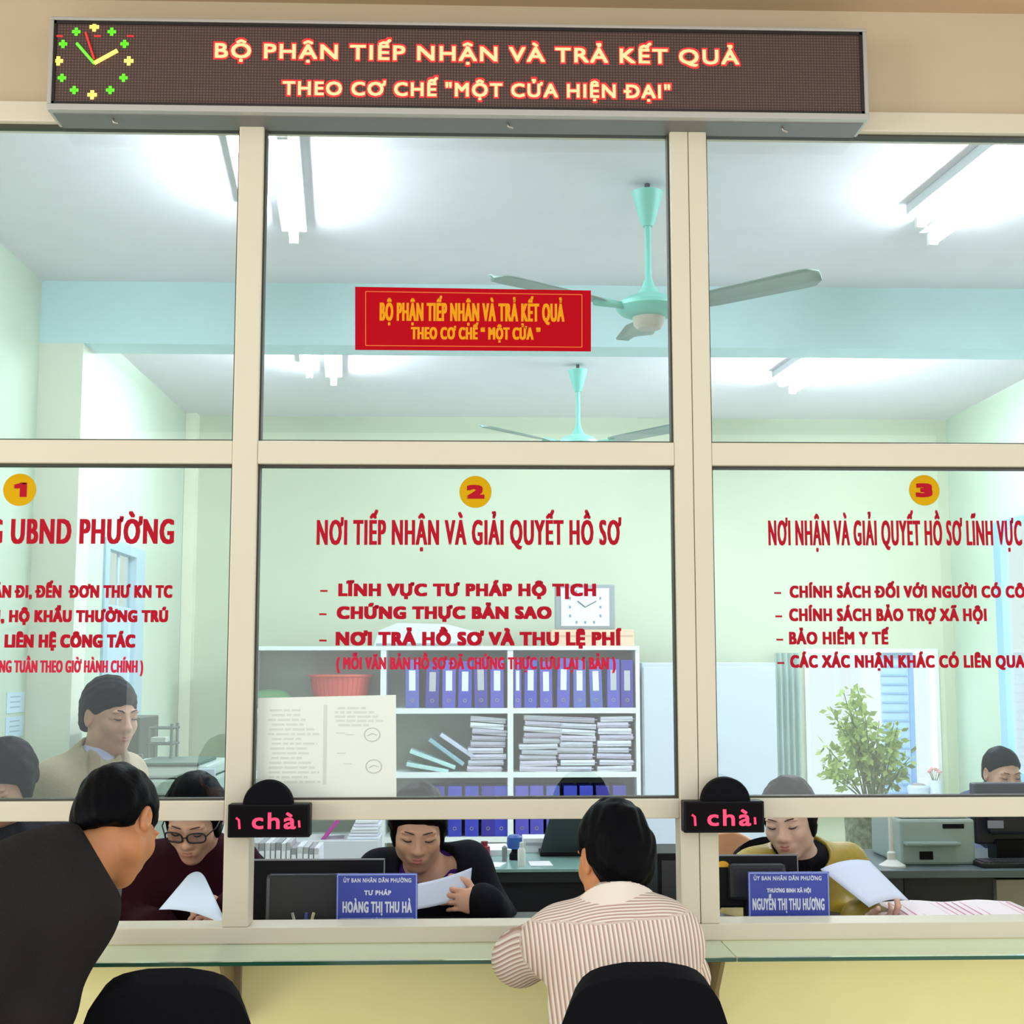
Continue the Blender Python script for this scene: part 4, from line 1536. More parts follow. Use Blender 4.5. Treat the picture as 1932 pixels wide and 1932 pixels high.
# row of upright grey files lower down, behind the first monitor
Yr = 3.6
xs0, xs1 = at(478, 1600, Yr).x, at(700, 1600, Yr).x
zr0, zr1 = at(600, 1650, Yr).z, at(600, 1588, Yr).z
o = MB().box((xs0 - .1, Yr - .02, 0), (xs1 + .05, Yr + .32, zr0), .006).build('side_cupboard', mat('cupboard_pale', (206, 208, 210), 0.5))
tag(o, 'pale low cupboard carrying a row of grey files behind the first monitor', 'cupboard')
x = xs0
i = 0
rr_ = random.Random(11)
while x < xs1 - .02 and i < 12:
    w_ = rr_.uniform(.024, .032)
    hgt = (zr1 - zr0) * (1.0 if i < 7 else .86) * rr_.uniform(.94, 1.0)
    o = MB().box((x, Yr, zr0), (x + w_ - .002, Yr + .24, zr0 + hgt), .003).build('file', mat('file_grey_%d' % (i % 3), ((176, 176, 178), (150, 150, 154), (206, 208, 214))[i % 3], 0.6))
    tag(o, 'grey upright file, %s from the left in the row behind the first monitor' % ORD[i], 'file', 'grey files behind the first monitor')
    MB().box((x + .003, Yr - .001, zr0 + hgt * .3), (x + w_ - .005, Yr + .001, zr0 + hgt * .75)).build('spine_label', M_PAPER, o)
    x += w_
    i += 1

# ------------------------------------------------------------------ clerks' desk and what stands on it
DZ = .775
desk = thing('desk', (0, .44, 0), 'long dark clerk desk directly behind the glass partition', 'desk')
MB().box((-1.95, .125, DZ - .03), (2.0, .66, DZ), .004).build('top', mat('desk_black', (30, 28, 30), 0.4), desk)
for x in (-1.90, -.62, .60, 1.92):
    MB().box((x - .02, .15, 0), (x + .02, .64, DZ - .03)).build('leg_panel', mat('desk_dark', (34, 32, 36), 0.5), desk)


def monitor(px0, py0, px1, Y, label, badge=False, tilt=-.06, zbase=DZ):
    a, c = at(px0, py0 + 8, Y), at(px1, py0 + 8, Y)
    zt_ = at(px1, py0, Y).z
    w_ = c.x - a.x
    cx = (a.x + c.x) / 2
    h_ = w_ * .60
    t = thing('monitor', (cx, Y + .02, zbase), label, 'monitor', 'computer monitors')
    R = Matrix.Rotation(tilt, 3, 'X')
    piv = (cx, Y, zt_)
    MB().box((a.x, Y, zt_ - h_), (c.x, Y + .022, zt_), .006, R, piv).build('panel', M_BLACK, t)
    MB().box((a.x + w_ * .16, Y - .028, zt_ - h_ * .86), (c.x - w_ * .16, Y, zt_ - h_ * .16), .012, R, piv).build('back_cover', mat('monitor_back', (24, 24, 28), 0.45), t)
    MB().box((a.x, Y - .0015, zt_ - .004), (c.x, Y + .004, zt_ + .0005), .001, R, piv).box((c.x - .003, Y - .0015, zt_ - .05), (c.x + .0005, Y + .004, zt_), .001, R, piv).build('edge_strip', mat('monitor_edge', (120, 122, 126), 0.3), t)
    MB().box((cx - .035, Y - .02, zbase + .012), (cx + .035, Y + .015, zt_ - h_ * .6), .006).build('stand', M_BLACK, t)
    MB().lathe([(.0, 0), (.11, 0), (.112, .006), (.10, .012), (.0, .014)], (cx, Y + .03, zbase), 32).build('base', M_BLACK, t, 'auto')
    if badge:
        p = at(1360, 1640, Y - .005)
        MB().lathe([(.022, 0), (.022, .003)], (p.x + .006, Y + .001, p.z), 28, (0, -1, 0)).build('sticker', mat('sticker_amber', (226, 168, 30), 0.5), t)
    return t


monitor(462, 1620, 726, .30, 'black monitor seen from behind in the middle opening')
monitor(1345, 1612, 1505, .30, 'black monitor seen from behind in the right opening, with a yellow round sticker', True)
# black computer case left of the double mullion
a, c = at(1240, 1610, .42), at(1310, 1610, .42)
t = thing('computer_case', ((a.x + c.x) / 2, .5, DZ), 'black computer case behind the double mullion', 'computer')
MB().box((a.x, .42, DZ), (c.x, .64, a.z), .004).build('body', M_BLACK, t)
MB().box((a.x + .012, .417, DZ + .03), (c.x - .012, .421, a.z - .02)).build('vent_panel', M_DKGREY, t)


def name_plate(corners, lines, label):
    Yp = .135
    p = [at(x, y, Yp) for x, y in corners]
    x0, x1, z1 = p[0].x, p[1].x, (p[0].z + p[1].z) / 2
    t = thing('name_plate', ((x0 + x1) / 2, Yp + .02, DZ), label, 'name plate', 'blue name plates')
    MB().box((x0, Yp, DZ), (x1, Yp + .006, z1), .001).build('panel', mat('plate_blue', (48, 66, 168), 0.4), t)
    MB().prism([(x0 + .02, Yp + .006, DZ + .004), (x0 + .02, Yp + .07, DZ + .001), (x0 + .02, Yp + .006, DZ + .10)], (x1 - x0 - .04, 0, 0)).build('easel', mat('plate_back', (180, 186, 200), 0.4), t)
    M_LN = mat('plate_line', (150, 168, 226), 0.5)
    M_TX = mat('plate_white', (214, 220, 240), 0.6)
    b = MB()
    for (ax, az, bx, bz) in ((x0 + .003, z1 - .003, x1 - .003, z1 - .003), (x0 + .003, z1 - .003, x0 + .003, DZ), (x1 - .003, z1 - .003, x1 - .003, DZ)):
        b.tube([(ax, Yp - .0005, az), (bx, Yp - .0005, bz)], .0017, 6)
    zl = at(corners[0][0], corners[0][1] + 85, Yp).z
    b.tube([(x0 + .01, Yp - .0005, zl), (x1 - .01, Yp - .0005, zl)], .0012, 6)
    b.build('border', M_LN, t)
    for (s_, a_, c_, yb, yc, bo) in lines:
        text_px('lettering', s_, a_, c_, yb, yc, Yp - .0012, M_TX, t, bo)
    xm = (x0 + x1) / 2
    zm = at(corners[0][0], corners[0][1] + 87, Yp).z
    b = MB()
    for k_ in range(5):
        a_ = math.radians(-60 + 30 * k_)
        pt = Vector((xm, Yp - .001, zm - .014))
        tip = pt + Vector((math.sin(a_) * .030, 0, math.cos(a_) * .020))
        sd = Vector((math.cos(a_), 0, -math.sin(a_))) * .006
        b.prism([pt, pt + (tip - pt) * .5 + sd, tip, pt + (tip - pt) * .5 - sd], (0, .0008, 0))
    b.build('emblem', mat('plate_emblem', (206, 214, 240), 0.5), t)


name_plate([(635, 1648), (788, 1648)], [('ỦY BAN NHÂN DÂN PHƯỜNG', 648, 776, 1665, 1657, .0004), ('TƯ PHÁP', 687, 738, 1689, 1680, .0008), ('HOÀNG THỊ THU HÀ', 646, 777, 1722, 1701, .0011)], 'blue name plate with white lettering beside the middle monitor')
name_plate([(1411, 1645), (1564, 1645)], [('ỦY BAN NHÂN DÂN PHƯỜNG', 1422, 1550, 1661, 1653, .0004), ('THƯƠNG BINH XÃ HỘI', 1447, 1530, 1684, 1676, .0006), ('NGUYỄN THỊ THU HƯƠNG', 1420, 1556, 1717, 1695, .0009)], 'blue name plate with white lettering in the right opening')


def sheet(name, label, pts, m=None, n_=8, bend=(0, -.012, .006), cat='paper'):
    """a sheet through four world corners (tl, tr, br, bl), gently bent"""
    tl, tr, br, bl = [Vector(p) for p in pts]
    P = []
    for i in range(n_ + 1):
        u = i / n_
        row = []
        for j in range(n_ + 1):
            v = j / n_
            p = (tl * (1 - u) + tr * u) * (1 - v) + (bl * (1 - u) + br * u) * v
            row.append(p + Vector(bend) * (4 * u * (1 - u)))
        P.append(row)
    o = MB().grid(P).build(name, m or M_PAPER, None, True, solid=.0008)
    tag(o, label, cat)
    return o


sheet('paper_sheet', 'white sheet held by the clerk in the black jacket', [at(784, 1668, .34), at(890, 1637, .46), at(886, 1690, .44), at(784, 1716, .30)], mat('sheet_cool', (216, 222, 244), 0.7), bend=(0, .01, -.006))
sheet('paper_sheet', 'large curved white sheet held by the clerk in the yellow green jacket', [at(1548, 1640, .46), at(1640, 1624, .52), at(1716, 1700, .36), at(1640, 1712, .30)], mat('sheet_cool', (216, 222, 244), 0.7), bend=(0, .0, .012))
sheet('paper_sheet', 'white sheet held up by the clerk in the maroon sweater', [at(354, 1652, .42), at(388, 1658, .42), at(432, 1752, .22), at(300, 1716, .24)], mat('sheet_blue', (222, 234, 250), 0.7), bend=(0, .02, .012))
sheet('paper_sheet', 'white sheet lying on the desk in front of the clerk in maroon', [at(276, 1740, .36), at(430, 1742, .36), at(430, 1760, .20), at(286, 1760, .20)], mat('sheet_blue', (222, 234, 250), 0.7))

# open register with pink ruled pages on the desk, right
p = [at(1708, 1716, .50), at(1892, 1698, .62), at(1935, 1738, .30), at(1700, 1744, .24)]
q = [Vector((v.x, v.y, DZ + .035 + (.015 if i in (0, 1) else .0))) for i, v in enumerate(p)]
x0, x1 = at(1706, 1735, .30).x, at(1935, 1735, .30).x
zt_ = at(1800, 1732, .24).z
reg = thing('open_register', ((x0 + x1) / 2, .40, DZ), 'open register with pink ruled pages in the right opening', 'book')
MB().box((x0, .20, DZ), (x1 + .05, .56, zt_ - .012), .003).build('page_block', mat('page_block', (232, 226, 228), 0.7), reg)
zb2 = at(1800, 1703, .54).z
b = MB()
b.grid([[Vector((x0 - .004 + (x1 + .06 - x0) * i / 12, .19 + .36 * j / 8, zt_ - .008 + (zb2 - zt_ + .008) * (j / 8) + .006 * math.sin(PI * i / 6) ** 2)) for j in range(9)] for i in range(13)])
pg = b.build('page', mat('page_pink_white', (240, 226, 230), 0.7), reg, True, solid=.002)
b = MB()
for i in range(16):
    xx = x0 + .01 + (x1 + .03 - x0) * i / 16
    b.box((xx, .20, zt_ - .006), (xx + .007, .205, zt_ - .002))
    b.tube([(xx, .21, zt_ - .003), (xx + .02, .53, zb2 + .003)], .0016, 5)
b.build('ruled_line', mat('ruled_pink', (226, 168, 184), 0.7), reg)

# pencil cup at the foot of the middle monitor
p = at(572, 1730, .17)
t = thing('pen_cup', (p.x, .17, DZ), 'small dark pen cup in front of the middle monitor', 'pen cup')
MB().lathe([(0, 0), (.030, 0), (.033, .055), (.029, .055), (.027, .004), (0, .003)], (p.x, .17, DZ), 20).build('cup', mat('cup_navy', (30, 32, 52), 0.3), t, 'auto')
for i, (dx, lean, m_) in enumerate(((-.014, -.015, M_CHROME), (.004, .004, mat('pen_blue', (50, 60, 140), 0.4)), (.016, .012, mat('pen_beige', (190, 176, 140), 0.5)))):
    MB().tube([(p.x + dx * .5, .17, DZ + .01), (p.x + dx + lean, .17, DZ + .085)], .004, 8).build('pen', m_, t, True)

# ------------------------------------------------------------------ second desk with green glass top
D2 = .80
x0, x1 = at(880, 1620, 1.5).x, at(1243, 1620, 1.5).x
ya, yb_ = 1.38, 1.98
d2 = thing('desk', ((x0 + x1) / 2, 1.7, 0), 'dark desk with green glass top behind the clerk in the black jacket', 'desk')
MB().box((x0, ya, D2 - .012), (x1, yb_, D2), .002).build('glass_top', mat('desk_green_glass', (150, 190, 184), 0.12), d2)
MB().box((x0 + .01, ya + .02, D2 - .05), (x1 - .01, yb_ - .01, D2 - .012)).build('top', mat('desk_edge', (40, 56, 56), 0.4), d2)
MB().box((x0 + .03, ya + .05, .02), (x1 - .05, ya + .07, D2 - .05)).build('front_panel', mat('desk_navy_black', (22, 24, 34), 0.5), d2)
for xx in (x0 + .02, x1 - .045):
    MB().box((xx, ya + .03, 0), (xx + .035, ya + .09, D2 - .05)).build('leg', mat('leg_grey', (190, 192, 200), 0.5), d2)


def on(px, Y):
    return at(px, 1600, Y).x


x = on(971, 1.62)
t = thing('rubber_stamp', (x, 1.62, D2), 'blue topped rubber stamp on the green glass desk', 'stamp')
MB().lathe([(0, .0), (.020, 0), (.020, .02), (.012, .03), (.010, .045), (.0, .046)], (x, 1.62, D2), 20).build('stem', M_BLACK, t, 'auto')
MB().lathe([(.010, .038), (.026, .042), (.029, .055), (.028, .082), (.020, .09), (0, .091)], (x, 1.62, D2), 24).build('grip', mat('stamp_blue', (52, 92, 172), 0.4), t, 'auto')
x = on(984, 1.45)
t = thing('bottle', (x, 1.45, D2), 'small white bottle in front of the blue stamp', 'bottle')
MB().lathe([(0, 0), (.013, 0), (.014, .004), (.014, .055), (.008, .066), (.0, .066)], (x, 1.45, D2), 20).build('body', M_WHITE, t, 'auto')
MB().lathe([(.007, .064), (.008, .066), (.007, .084), (0, .085)], (x, 1.45, D2), 16).build('cap', M_WHITE, t, 'auto')
x = on(914, 1.70)
t = thing('ink_bottle', (x, 1.70, D2), 'small dark red ink bottle near the clerk in the black jacket', 'ink bottle')
MB().lathe([(0, 0), (.020, 0), (.021, .004), (.021, .038), (.012, .044), (0, .044)], (x, 1.70, D2), 20).build('body', mat('ink_red', (150, 30, 54), 0.4), t, 'auto')
MB().lathe([(.012, .042), (.013, .058), (0, .059)], (x, 1.70, D2), 16).build('cap', mat('ink_cap', (120, 24, 44), 0.4), t, 'auto')
x = on(952, 1.58)
t = thing('glue_tube', (x, 1.58, D2), 'small grey tube standing left of the blue stamp', 'tube')
MB().lathe([(0, 0), (.009, 0), (.010, .05), (.004, .056), (0, .056)], (x, 1.58, D2), 14).build('body', mat('tube_grey', (130, 134, 132), 0.4), t, 'auto')
a, c = at(986, 1612, 1.86), at(1027, 1612, 1.86)
o = MB().box((a.x, 1.80, D2), (c.x + .03, 1.93, at(1000, 1578, 1.86).z), .003).build('paper_box', mat('box_white', (226, 228, 230), 0.6))
tag(o, 'small white box left of the open laptop', 'box')
MB().box((a.x + .01, 1.798, D2 + .03), (c.x + .02, 1.801, D2 + .04)).build('label', mat('label_grey', (170, 176, 182), 0.6), o)
for i, (pxa, pxb, y0, y1, rz) in enumerate(((893, 962, 1.72, 1.92, .1), (905, 950, 1.42, 1.54, -.25), (1000, 1042, 1.44, 1.56, .05))):
    xa_, xb_ = on(pxa, y0), on(pxb, y0)
    o = MB().box((xa_, y0, D2 + .0005), (xb_, y1, D2 + (.022 if i == 0 else .003)), 0, Matrix.Rotation(rz, 3, 'Z')).build('paper_sheet', M_PAPER)
    tag(o, ('white stack of sheets beside the red ink bottle', 'loose white sheet near the front edge of the green glass desk', 'pale sheet right of the white bottle')[i], 'paper')
# laptop
a, c = at(1016, 1612, 1.80), at(1110, 1612, 1.80)
zt_ = at(1040, 1530, 1.86).z
lt = thing('laptop', ((a.x + c.x) / 2, 1.8, D2), 'black open laptop seen from behind, left of the seated customer head', 'laptop')
MB().box((a.x, 1.70, D2 + .001), (c.x + .05, 1.93, D2 + .018), .003).build('base', M_BLACK, lt)
P = [(a.x, 1.70, D2 + .015), (c.x + .05, 1.70, D2 + .015), (c.x + .05, 1.64, zt_), (a.x + .035, 1.64, zt_)]
MB().prism(P, (0, .012, 0)).build('lid', mat('laptop_lid', (46, 50, 52), 0.4), lt)
# chrome cross stand right of the customer's head
p = at(1228, 1615, 1.6)
t = thing('desk_stand', (p.x, 1.6, D2), 'small glass card stand at the right end of the green glass desk', 'card stand')
MB().box((p.x - .05, 1.57, D2), (p.x + .02, 1.63, D2 + .006), .002).build('base', mat('acrylic', (176, 206, 204), 0.2), t)
MB().box((p.x - .05, 1.60, D2 + .006), (p.x + .02, 1.604, D2 + .06), .001).build('panel', mat('acrylic', (176, 206, 204), 0.2), t)

# ------------------------------------------------------------------ right rear desk, printer, monitor, stand
x0, x1 = at(1655, 1640, 1.45).x, at(2050, 1640, 1.45).x
d3 = thing('desk', ((x0 + x1) / 2, 1.75, 0), 'dark desk carrying the printer in the right opening', 'desk')
M_D3 = mat('desk_charcoal', (34, 34, 42), 0.45)
D3 = at(1750, 1642, 1.42).z
MB().box((x0, 1.42, D3 - .028), (x1, 2.02, D3), .003).build('top', mat('desk_grey_top', (92, 104, 108), 0.35), d3)
xm = at(1704, 1660, 1.45).x
MB().box((x0 + .01, 1.45, .0), (xm, 1.99, D3 - .028)).build('drawer_unit', mat('drawer_grey', (60, 60, 68), 0.45), d3)
xr_ = at(1878, 1680, 1.45).x
MB().box((xm + .01, 1.47, .02), (xr_, 1.49, D3 - .028)).build('front_panel', M_D3, d3)
MB().box((xr_ + .005, 1.45, .02), (x1 - .01, 1.98, D3 - .04)).build('side_unit', mat('side_beige', (150, 144, 128), 0.5), d3)
# printer
a, c = at(1700, 1632, 1.55), at(1842, 1632, 1.55)
zt_ = at(1760, 1522, 1.6).z
pr = thing('printer', ((a.x + c.x) / 2, 1.72, D3), 'grey green office printer on the right rear desk', 'printer')
M_PRN = mat('printer_grey_green', (156, 174, 168), 0.45)
MB().box((a.x, 1.55, D3), (c.x, 1.92, D3 + (zt_ - D3) * .80), .010).build('body', M_PRN, pr)
MB().box((a.x + .012, 1.57, D3 + (zt_ - D3) * .80), (c.x - .012, 1.90, zt_), .010).build('scanner_lid', mat('printer_lid', (176, 190, 184), 0.45), pr)
zz = D3 + (zt_ - D3) * .42
MB().box((a.x + .01, 1.500, zz - .012), (c.x - .07, 1.56, zz), .004).build('paper_tray', mat('printer_tray', (138, 156, 152), 0.45), pr)
MB().box((a.x + .16, 1.545, zz + .045), (a.x + .24, 1.552, zz + .062), .002).build('control_panel', M_BLACK, pr)
MB().box((a.x + .07, 1.545, D3 + .02), (a.x + .12, 1.552, D3 + .05), .002).build('cassette_handle', M_BLACK, pr)
# dark monitor of the far clerk
a = at(1838, 1478, 1.66)
c = at(1965, 1478, 1.66)
mn = thing('monitor', ((a.x + c.x) / 2, 1.7, D3), 'dark bulky monitor with a grey sticker right of the printer', 'monitor', 'computer monitors')
MB().box((a.x, 1.66, D3 + .06), (c.x, 1.72, a.z), .008).build('panel', mat('monitor_navy', (30, 30, 46), 0.45), mn)
MB().box((a.x + .04, 1.62, D3 + .10), (c.x - .04, 1.66, a.z - .05), .012).build('back_cover', mat('monitor_navy_back', (26, 26, 40), 0.5), mn)
MB().box(((a.x + c.x) / 2 - .06, 1.64, D3), ((a.x + c.x) / 2 + .06, 1.74, D3 + .08), .006).build('stand', M_BLACK, mn)
p = at(1880, 1556, 1.61)
MB().box((p.x - .030, 1.617, p.z - .014), (p.x + .030, 1.621, p.z + .014)).build('sticker', mat('sticker_grey', (150, 150, 166), 0.6), mn)
a, c = at(1845, 1625, 1.50), at(1990, 1625, 1.50)
kb = MB().box((a.x, 1.46, D3), (c.x, 1.58, D3 + .018), .004).build('keyboard', mat('keyboard_black', (24, 24, 28), 0.5))
tag(kb, 'black keyboard in front of the dark monitor', 'keyboard')
b = MB()
for r_ in range(4):
    for q_ in range(14):
        xx = a.x + .012 + q_ * (c.x - a.x - .024) / 14
        b.box((xx, 1.468 + r_ * .026, D3 + .018), (xx + .016, 1.488 + r_ * .026, D3 + .022))
b.build('keys', mat('keys_dark', (44, 44, 50), 0.5), kb)
# white pole with a round base
p = at(1668, 1625, 1.62)
t = thing('pole_stand', (p.x, 1.52, D3), 'slim white pole on a round base left of the printer', 'stand')
MB().lathe([(0, 0), (.048, 0), (.048, .006), (.030, .016), (.016, .026), (.0, .026)], (p.x, 1.52, D3), 28).build('base', mat('stand_white', (222, 224, 222), 0.4), t, 'auto')
MB().lathe([(.016, .02), (.016, .05), (.008, .056), (.008, .215), (.0, .216)], (p.x - .002, 1.52, D3), 14).build('pole', mat('stand_white', (222, 224, 222), 0.4), t, 'auto')

# ------------------------------------------------------------------ plant in its planter
p = at(1650, 1560, 2.75)
px_, py_ = p.x, 2.75
zt_ = at(1650, 1515, 2.75).z
pt = thing('potted_plant', (px_, py_, 0), 'pale green leafy plant in a tall mottled planter before the bright window', 'plant')
MB().lathe([(0, 0), (.13, 0), (.135, .02), (.115, .3), (.135, zt_ - .06), (.155, zt_ - .03), (.155, zt_), (.135, zt_), (.13, zt_ - .04), (0, zt_ - .045)], (px_, py_, 0), 36).build('planter', mat('planter_mottled', (150, 160, 138), 0.8, var=.45, vscale=38), pt, 'auto')
rs = random.Random(21)
stems, leaves = MB(), MB()
for i in range(26):
    ang = rs.uniform(0, 2 * PI)
    rad = rs.uniform(.03, .27)
    hh = rs.uniform(.10, .52) * (1.15 - rad * 1.6)
    if i < 4:
        ang, rad, hh = (PI * .98, PI * 1.05, 0.2, PI * .9)[i], (.09, .13, .10, .10)[i], (.52, .50, .30, .44)[i]
    c0 = Vector((px_ + rs.uniform(-.03, .03), py_ + rs.uniform(-.03, .03), zt_ - .045))
    tip = Vector((px_ + rad * math.cos(ang), py_ + rad * math.sin(ang) * .7, zt_ + hh))
    mid = (c0 + tip) / 2 + Vector((0, 0, .05))
    pts = [c0 * (1 - t_) ** 2 + mid * 2 * t_ * (1 - t_) + tip * t_ * t_ for t_ in (0, .25, .5, .75, 1)]
    stems.tube(pts, [.005, .004, .0035, .003, .002], 5)
    for j in range(46):
        t_ = rs.uniform(.45, 1.0)
        b0 = c0 * (1 - t_) ** 2 + mid * 2 * t_ * (1 - t_) + tip * t_ * t_
        d = Vector((rs.gauss(0, 1), rs.gauss(0, 1), rs.gauss(-.1, .8))).normalized()
        L = rs.uniform(.025, .055)
        sd = d.cross(Vector((rs.gauss(0, 1), rs.gauss(0, 1), rs.gauss(0, 1)))).normalized() * L * .28
        b1 = b0 + d * L * rs.uniform(.2, .6)
        leaves.prism([b1, b1 + d * L * .5 + sd, b1 + d * L, b1 + d * L * .5 - sd], d.cross(sd).normalized() * .0006)
stems.build('stem', mat('stem_green', (120, 140, 84), 0.7), pt)
lf = leaves.build('foliage', mat('leaf_pale_green', (176, 204, 112), 0.6), pt)

# things on the window sill
for (px, kind, lab, col) in ((1733, 'plant_pot', 'round white pot on the back window sill', (214, 226, 246)), (1765, 'vase', 'tall white vase with pink flowers on the back window sill', (226, 236, 250))):
    x = at(px, 1500, YB - .06).x
    t = thing(kind, (x, YB - .06, WBZ0), lab, 'pot' if kind == 'plant_pot' else 'vase')
    if kind == 'plant_pot':
        MB().lathe([(0, 0), (.05, 0), (.075, .06), (.08, .11), (.07, .125), (.066, .12), (0, .10)], (x, YB - .06, WBZ0), 28).build('pot', mat('pot_white', col, 0.4), t, 'auto')
        MB().lathe([(.066, .118), (.04, .135), (0, .14)], (x, YB - .06, WBZ0), 20).build('soil', mat('soil_pale', (170, 160, 160), 0.9), t)
    else:
        MB().lathe([(0, 0), (.045, 0), (.052, .05), (.05, .12), (.045, .16), (.04, .16), (.04, .1), (0, .1)], (x, YB - .06, WBZ0), 24).build('vase_body', mat('vase_white', col, 0.4), t, 'auto')
        b, s2 = MB(), MB()
        for i in range(7):
            a_ = i * .9
            top = Vector((x + .04 * math.cos(a_), YB - .06 + .03 * math.sin(a_), WBZ0 + .22 + .012 * (i % 3)))
            s2.tube([(x, YB - .06, WBZ0 + .11), top], .003, 5)
            b.lathe([(0, -.012), (.016, -.004), (.018, .006), (0, .014)], top, 10)
        b.build('flower', mat('flower_pink', (236, 178, 176), 0.6), t, True)
        s2.build('stem', mat('stem_green', (120, 140, 84), 0.7), t)

# ------------------------------------------------------------------ left rear: copier, wire rack, wall notices
a, c = at(262, 1510, 2.3), at(402, 1510, 2.3)
zt_ = at(330, 1443, 2.3).z
cp = thing('photocopier', ((a.x + c.x) / 2, 2.5, 0), 'pale green photocopier behind the clerk in maroon', 'photocopier')
M_COP = mat('copier_pale', (204, 220, 212), 0.5)
MB().box((a.x - .1, 2.30, .0), (c.x, 2.85, zt_ - .13), .01).build('body', M_COP, cp)
MB().box((a.x - .1, 2.28, zt_ - .125), (c.x - .01, 2.86, zt_ - .06), .01).build('output_tray', mat('copier_tray', (182, 202, 192), 0.5), cp)
MB().box((a.x - .1, 2.29, zt_ - .055), (c.x - .02, 2.85, zt_ - .004), .012).build('lid', M_COP, cp)
MB().box((a.x - .02, 2.285, zt_ - .004), (c.x - .06, 2.70, zt_ + .010), .004).build('glass_cover', mat('copier_dark_green', (92, 116, 104), 0.5), cp)
MB().box((c.x - .06, 2.27, zt_ - .06), (c.x + .01, 2.29, zt_ - .015), .003).build('control_panel', mat('copier_blue_white', (222, 232, 246), 0.4), cp)
x0, x1, Yk = at(276, 1400, 2.55).x, at(328, 1400, 2.55).x, 2.55
zk0, zk1, zk2 = zt_ + .012, at(300, 1404, Yk).z, at(300, 1370, Yk).z
M_WIRE = mat('wire_grey', (118, 130, 120), 0.4, metal=.3)
rk = thing('wire_rack', ((x0 + x1) / 2, Yk, zk0), 'grey wire rack standing on the photocopier', 'rack')
for xx, zz in ((x1 - .01, zk2 + .01), (x0 + .01, zk2)):
    for yy in (Yk, Yk + .12):
        MB().tube([(xx, yy, zk0), (xx, yy, zz)], .007, 8).build('post', M_WIRE, rk)
b = MB()
for zz in (zk1, zk2 - .01):
    for yy in (Yk, Yk + .06, Yk + .12):
        b.tube([(x0, yy, zz), (x1, yy, zz)], .005, 6)
    for xx in (x0 + .01, x1 - .01):
        b.tube([(xx, Yk, zz), (xx, Yk + .12, zz)], .005, 6)
b.build('wire_shelf', M_WIRE, rk)
p = at(300, 1395, Yk + .05)
o = MB().box((p.x - .03, Yk + .02, zk1 + .006), (p.x + .035, Yk + .10, zk1 + .028), .002).build('paper_bundle', mat('rack_paper', (206, 216, 206), .7))
tag(o, 'small pale pad of paper lying in the wire rack', 'papers')
# dark cabinet edge with a latch behind the standing man
a, c = at(243, 1400, 3.0), at(263, 1400, 3.0)
t = thing('locker', ((a.x + c.x) / 2, 3.05, 0), 'dark olive locker behind the standing man', 'locker')
MB().box((a.x - .16, 3.0, 0), (c.x, 3.4, at(250, 1354, 3.0).z), .006).build('body', mat('locker_olive', (74, 82, 66), 0.5), t)
p = at(266, 1426, 2.99)
MB().box((c.x - .03, 2.97, p.z - .008), (c.x + .02, 2.998, p.z + .008), .003).build('handle', mat('latch_grey', (120, 124, 112), 0.4, metal=.4), t)
NY0, NY1 = sorted((atX(11, 1340, XL).y, atX(44, 1340, XL).y))
for (ya_, yb2, za_, zb3, lab) in ((NY0, NY1, 1306, 1345, 'upper pale blue notice on the left wall'), (NY0, NY1, 1352, 1390, 'lower pale blue notice on the left wall')):
    z1_, z0_ = atX(28, za_, XL).z, atX(28, zb3, XL).z
    o = MB().box((XL, ya_, z0_), (XL + .003, yb2, z1_)).build('wall_notice', mat('notice_blue', (204, 226, 240), 0.7))
    tag(o, lab, 'notice', 'notices on the left wall')
    b = MB()
    for i in range(3):
        zz = z0_ + (z1_ - z0_) * (.25 + .25 * i)
        b.box((XL + .003, ya_ + .05, zz), (XL + .0036, yb2 - .06, zz + .006))
    b.build('lettering', mat('notice_print', (160, 186, 200), 0.7), o)

# ------------------------------------------------------------------ office chairs
M_CHF = mat('chair_black_fabric', (15, 15, 19), 0.9, spec=.08, bump=.15, bscale=300)
M_CHP = mat('chair_black_plastic', (16, 16, 18), 0.45)


